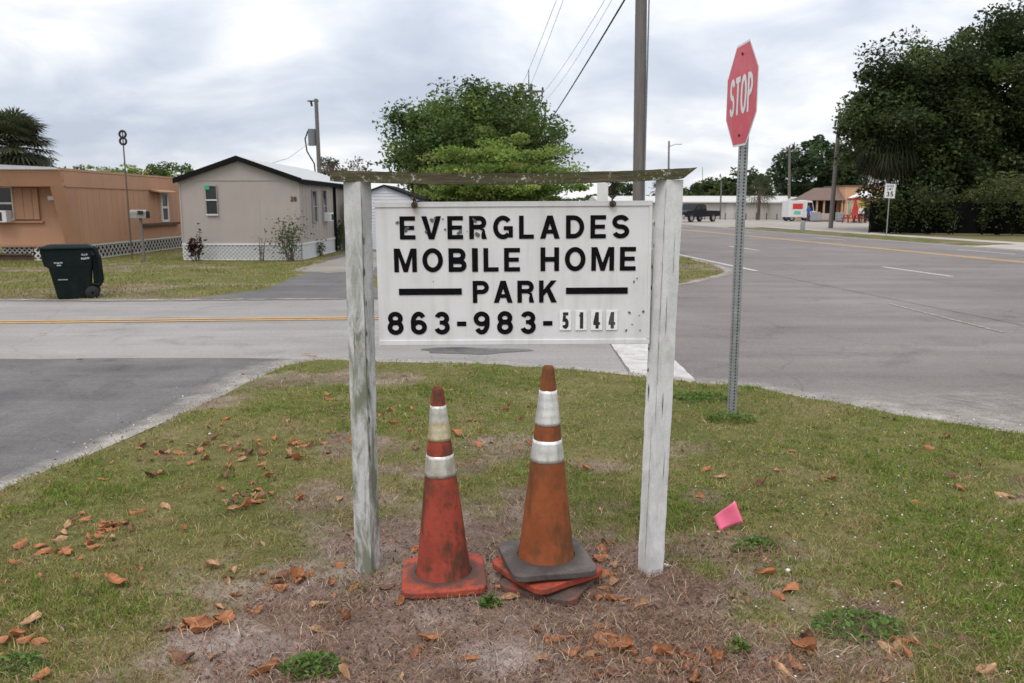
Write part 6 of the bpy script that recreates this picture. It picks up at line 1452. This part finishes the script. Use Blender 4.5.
# shop with brown hip roof and tan block
Y = 90; xs_ = W(808, Y, 0); shp = thing('shop', 'tan shop with a brown shingle roof and open front across the road', 'shop', (xs_, Y, 0))
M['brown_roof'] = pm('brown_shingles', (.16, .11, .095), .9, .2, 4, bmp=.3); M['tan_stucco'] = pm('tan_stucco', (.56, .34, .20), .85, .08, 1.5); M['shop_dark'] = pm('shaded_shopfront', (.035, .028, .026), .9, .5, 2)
def sxx(px): return W(px, Y, 1) - xs_
def szz(py): return zt(830, py, Y)
mb = MB(); mb.box((sxx(826), 2.6, szz(200) / 2), (sxx(842) - sxx(811), 4, szz(200))); mb.build('wall', M['tan_stucco'], shp)
mb = MB(); mb.box((sxx(826), .57, 1.25), (sxx(838) - sxx(814), .06, 2.3)); mb.build('shopfront_shade', M['shop_dark'], shp)  # dark panel painted for the shade of the open front under the roof
for q in (815, 822, 831, 840): mb = MB(); mb.box((sxx(q), -.45, szz(200) / 2), (.16, .16, szz(200))); mb.build('porch_post', M['tan_stucco'], shp)
e0 = szz(200.3); e1 = szz(187.5); x0_, x1_ = sxx(806.5), sxx(843); mb = MB(); mb.hexa([(x0_, -.8, e0), (x1_, -.8, e0), (x1_, 5.2, e0), (x0_, 5.2, e0)], [(sxx(822), 1.6, e1), (x1_, 1.6, e1), (x1_, 2.8, e1), (sxx(822), 2.8, e1)]); mb.build('roof', M['brown_roof'], shp)
mb = MB(); bx0, bx1 = sxx(842), sxx(885); mb.box(((bx0 + bx1) / 2, 2.4, szz(186.5) / 2), (bx1 - bx0, 6, szz(186.5))); bl_ = mb.build('block_wall', M['tan_stucco'], shp)
mb = MB(); mb.box(((bx0 + bx1) / 2, 2.4, szz(186.5) + .06), (bx1 - bx0 + .2, 6.2, .12)); mb.build('parapet', M['brown_roof'], bl_)
mb = MB(); mb.box((sxx(878), 1.6, szz(179)), (1.0, 1.0, szz(172) - szz(186.5))); mb.build('roof_unit', M['white_metal'], shp, .03)
M['yellow'] = pm('yellow_poster', (.62, .50, .07), .6, .1, 3); mb = MB(); mb.box((sxx(861), -.63, (szz(199) + szz(208)) / 2), (sxx(865) - sxx(857), .03, szz(199) - szz(208))); mb.build('yellow_poster', M['yellow'], bl_)
M['pgreen'] = pm('pale_green_banner', (.36, .50, .36), .6, .3, 6)
fb_ = thing('feather_banner', 'tall pale green and white feather banner in front of the shop', 'banner', (W(849.5, 87, 1), 87, 0)); mb = MB(); zz1 = zt(850, 197.5, 87); mb.prism([(-.1, .7), (.16, .75), (.17, zz1 - .4), (.0, zz1), (-.1, zz1 - .2)], -.012, .012, 'y'); mb.build('banner_cloth', M['pgreen'], fb_); mb = MB(); mb.tube([(-.12, 0, 0), (-.12, 0, zz1)], .02, 6); mb.build('pole', M['steel'], fb_)
# red tent with white roof, red closed umbrella, picnic tables
Y = 84; M['tent_red'] = pm('red_canvas', (.40, .035, .03), .8, .15, 3); M['tent_white'] = pm('white_canvas', (.70, .68, .68), .8, .05, 3)
te = thing('canopy_tent', 'white topped canopy tent with red valance beside the shop', 'tent', (W(866, Y, 0), Y + 1, 0)); hw_ = (W(878, Y, 0) - W(855, Y, 0)) / 2; zv = zt(860, 198, Y); zp_ = zt(866, 191, Y)
mb = MB(); mb.add([(-hw_, -1.2, zv), (hw_, -1.2, zv), (hw_, 1.2, zv), (-hw_, 1.2, zv), (0, 0, zp_ + .1)], [(0, 1, 4), (1, 2, 4), (2, 3, 4), (3, 0, 4)]); o = mb.build('canopy_roof', M['tent_white'], te); sd_ = o.modifiers.new('t', 'SOLIDIFY'); sd_.thickness = .02
mb = MB(); mb.box((0, -1.2, zv - .1), (2 * hw_ + .02, .03, .24)); mb.box((-hw_, 0, zv - .1), (.03, 2.36, .24)); mb.box((hw_, 0, zv - .1), (.03, 2.36, .24)); mb.build('valance', M['tent_red'], te)
for a_ in (-1, 1):
    for b_ in (-1, 1): mb = MB(); mb.tube([(a_ * (hw_ - .06), b_ * 1.12, 0), (a_ * (hw_ - .06), b_ * 1.12, zv)], .03, 6); mb.build('leg', M['white_metal'], te)
um = thing('umbrella', 'closed dark red patio umbrella beside the red picnic tables', 'umbrella', (W(855, 83, 1), 83, 0)); zu = zt(855, 197, 83); mb = MB(); mb.lathe([(.42, .75), (.34, 1.0), (.22, zu - 1.0), (.10, zu - .3), (.03, zu)], 10); mb.build('folded_canopy', M['tent_red'], um); mb = MB(); mb.tube([(0, 0, 0), (0, 0, zu + .05)], .03, 6); mb.build('pole', M['steel'], um); mb = MB(); mb.lathe([(.01, .0), (.3, .0), (.28, .08), (.01, .1)], 12); mb.build('base', M['rubber'], um)
M['table_red'] = pm('red_painted_table', (.36, .045, .03), .6, .15, 4)
def picnic(px, Yp, lab):
    t = thing('picnic_table', lab, 'picnic table', (W(px, Yp, 0), Yp, 0), R(8), 'red picnic tables outside the shop')
    mb = MB(); mb.box((0, 0, .74), (1.7, .75, .05)); mb.build('tabletop', M['table_red'], t, .01)
    for s in (-1, 1):
        mb = MB(); mb.box((0, s * .68, .44), (1.7, .26, .05)); mb.build('seat', M['table_red'], t, .01)
        mb = MB(); mb.box((s * .6, 0, .42), (.08, 1.4, .06)); mb.hexa([(s * .6 - .04, -.62, 0), (s * .6 + .04, -.62, 0), (s * .6 + .04, -.52, 0), (s * .6 - .04, -.52, 0)], [(s * .6 - .04, -.3, .72), (s * .6 + .04, -.3, .72), (s * .6 + .04, -.2, .72), (s * .6 - .04, -.2, .72)])
        mb.hexa([(s * .6 - .04, .52, 0), (s * .6 + .04, .52, 0), (s * .6 + .04, .62, 0), (s * .6 - .04, .62, 0)], [(s * .6 - .04, .2, .72), (s * .6 + .04, .2, .72), (s * .6 + .04, .3, .72), (s * .6 - .04, .3, .72)]); mb.build('leg_frame', M['table_red'], t)
picnic(851, 80, 'left red picnic table, nearest the grey verge pole'); picnic(861.5, 81, 'right red picnic table, beside the dark fence end'); picnic(856, 83.5, 'rear red picnic table between the other two, by the umbrella')
def cab(px0, px1, py, Yp, mat, lab, name):
    t = thing(name, lab, 'cabinet', ((W(px0, Yp, 0) + W(px1, Yp, 0)) / 2, Yp, 0)); w_ = W(px1, Yp, 0) - W(px0, Yp, 0); h_ = zt(px0, py, Yp); mb = MB(); mb.box((0, .35, h_ / 2 + .04), (w_, .7, h_ - .08)); mb.build('body', M[mat], t, .02)
    mb = MB(); mb.box((0, .35, .03), (w_ * .9, .6, .06)); mb.build('base', M['rubber'], t)
    mb = MB(); [mb.box((s * w_ * .24, -.012, h_ * .55), (w_ * .42, .02, h_ * .7)) for s in (-1,)]; mb.build('door', M[mat], t); mb = MB(); mb.box((w_ * .24, -.012, h_ * .55), (w_ * .42, .02, h_ * .7)); mb.build('door', M[mat], t)
M['cab_grey'] = pm('pale_grey_cabinet', (.30, .32, .34), .6, .1, 4); M['cab_beige'] = pm('beige_cabinet', (.46, .39, .33), .7, .08, 4)
cab(812.5, 820, 212, 86, 'cab_grey', 'tall pale grey cabinet right of the white truck', 'ice_cabinet'); cab(821, 829.5, 213.5, 87, 'cab_beige', 'wide beige cabinet before the brown roofed shop', 'display_cabinet'); cab(837.5, 845, 212.5, 86, 'cab_grey', 'grey cabinet right of the verge pole, by the picnic tables', 'ice_cabinet')
ub = thing('utility_box', 'small grey utility pedestal on the grass verge before the truck', 'utility box', (W(802.5, 55, 0), 55, 0)); mb = MB(); hh = zt(802, 220.5, 55); mb.prism([(-.13, 0), (.13, 0), (.13, hh - .1), (.07, hh), (-.07, hh), (-.13, hh - .1)], -.12, .12, 'y'); mb.build('body', M['cab_grey'], ub, .01); mb = MB(); mb.box((0, -.125, hh * .5), (.2, .012, hh * .6)); mb.build('door', M['cab_grey'], ub)
# people
def person(label, x, y, rz, hgt, shirt, trousers, pose=0, seed=0):
    root = thing('person', label, 'person', (x, y, 0), rz); v = []; e = []; rad = []
    def add(p, r_, parent=None): v.append(p); rad.append(r_); (e.append((parent, len(v) - 1)) if parent is not None else None); return len(v) - 1
    pel = add((0, 0, .93), .135); wa = add((0, 0, 1.08), .125, pel); ch = add((0, .01, 1.3), .15, wa); nk = add((0, .0, 1.47), .055, ch); hd = add((0, -.02, 1.56), .085, nk); hd2 = add((0, -.015, 1.68), .088, hd); add((0, -.01, 1.745), .05, hd2)
    for s in (-1, 1):
        sh_ = add((s * .19, .01, 1.38), .06, ch); el = add((s * .25, .02 - .06 * pose, 1.1), .045, sh_); wr = add((s * .23, -.1 - .12 * pose, .88 + .1 * pose), .033, el); add((s * .225, -.14 - .12 * pose, .79 + .12 * pose), .036, wr)
        hp = add((s * .09, 0, .86), .095, pel); kn = add((s * .10, -.03 * s, .48), .065, hp); an_ = add((s * .105, .03 * s, .08), .042, kn); add((s * .11, -.13 + .03 * s, .035), .035, an_)
    me = bpy.data.meshes.new('body'); me.from_pydata(v, e, []); me.update(); o = link('body', me, root); o.scale = (hgt / 1.76,) * 3
    m, nt, b = new_mat('clothed_figure'); sx = nt.nodes.new('ShaderNodeSeparateXYZ'); nt.links.new(coords(nt), sx.inputs[0])
    z_ = math_n(nt, 'DIVIDE', sx.outputs['Z'], 1.8); c = ramp(nt, z_, [(0, (.03, .025, .02)), (.045, trousers), (.52, shirt), (.815, (.27, .16, .11)), (.925, (.02, .015, .012))], 'CONSTANT'); nt.links.new(c, b.inputs['Base Color']); b.inputs['Roughness'].default_value = .8; me.materials.append(m)
    sk_ = o.modifiers.new('skin', 'SKIN'); bm = bmesh.new(); bm.from_mesh(me); ly = bm.verts.layers.skin.verify()
    for i, vv in enumerate(bm.verts): vv[ly].radius = (rad[i], rad[i]); vv[ly].use_root = (i == 0)
    bm.to_mesh(me); bm.free(); sb_ = o.modifiers.new('smooth', 'SUBSURF'); sb_.levels = 1; sb_.render_levels = 2
person('person in a blue shirt standing before the white truck', W(808, 85, 0), 85, .3, 1.72, (.03, .08, .33), (.10, .04, .10), 1)
person('person in a white shirt by the red picnic tables', W(860.5, 79, 0), 79, -.5, 1.68, (.62, .62, .60), (.02, .02, .03))
person('person in dark clothes standing left of the dark fence end', W(865, 79.5, 0), 79.5, .4, 1.74, (.02, .02, .025), (.018, .018, .022))
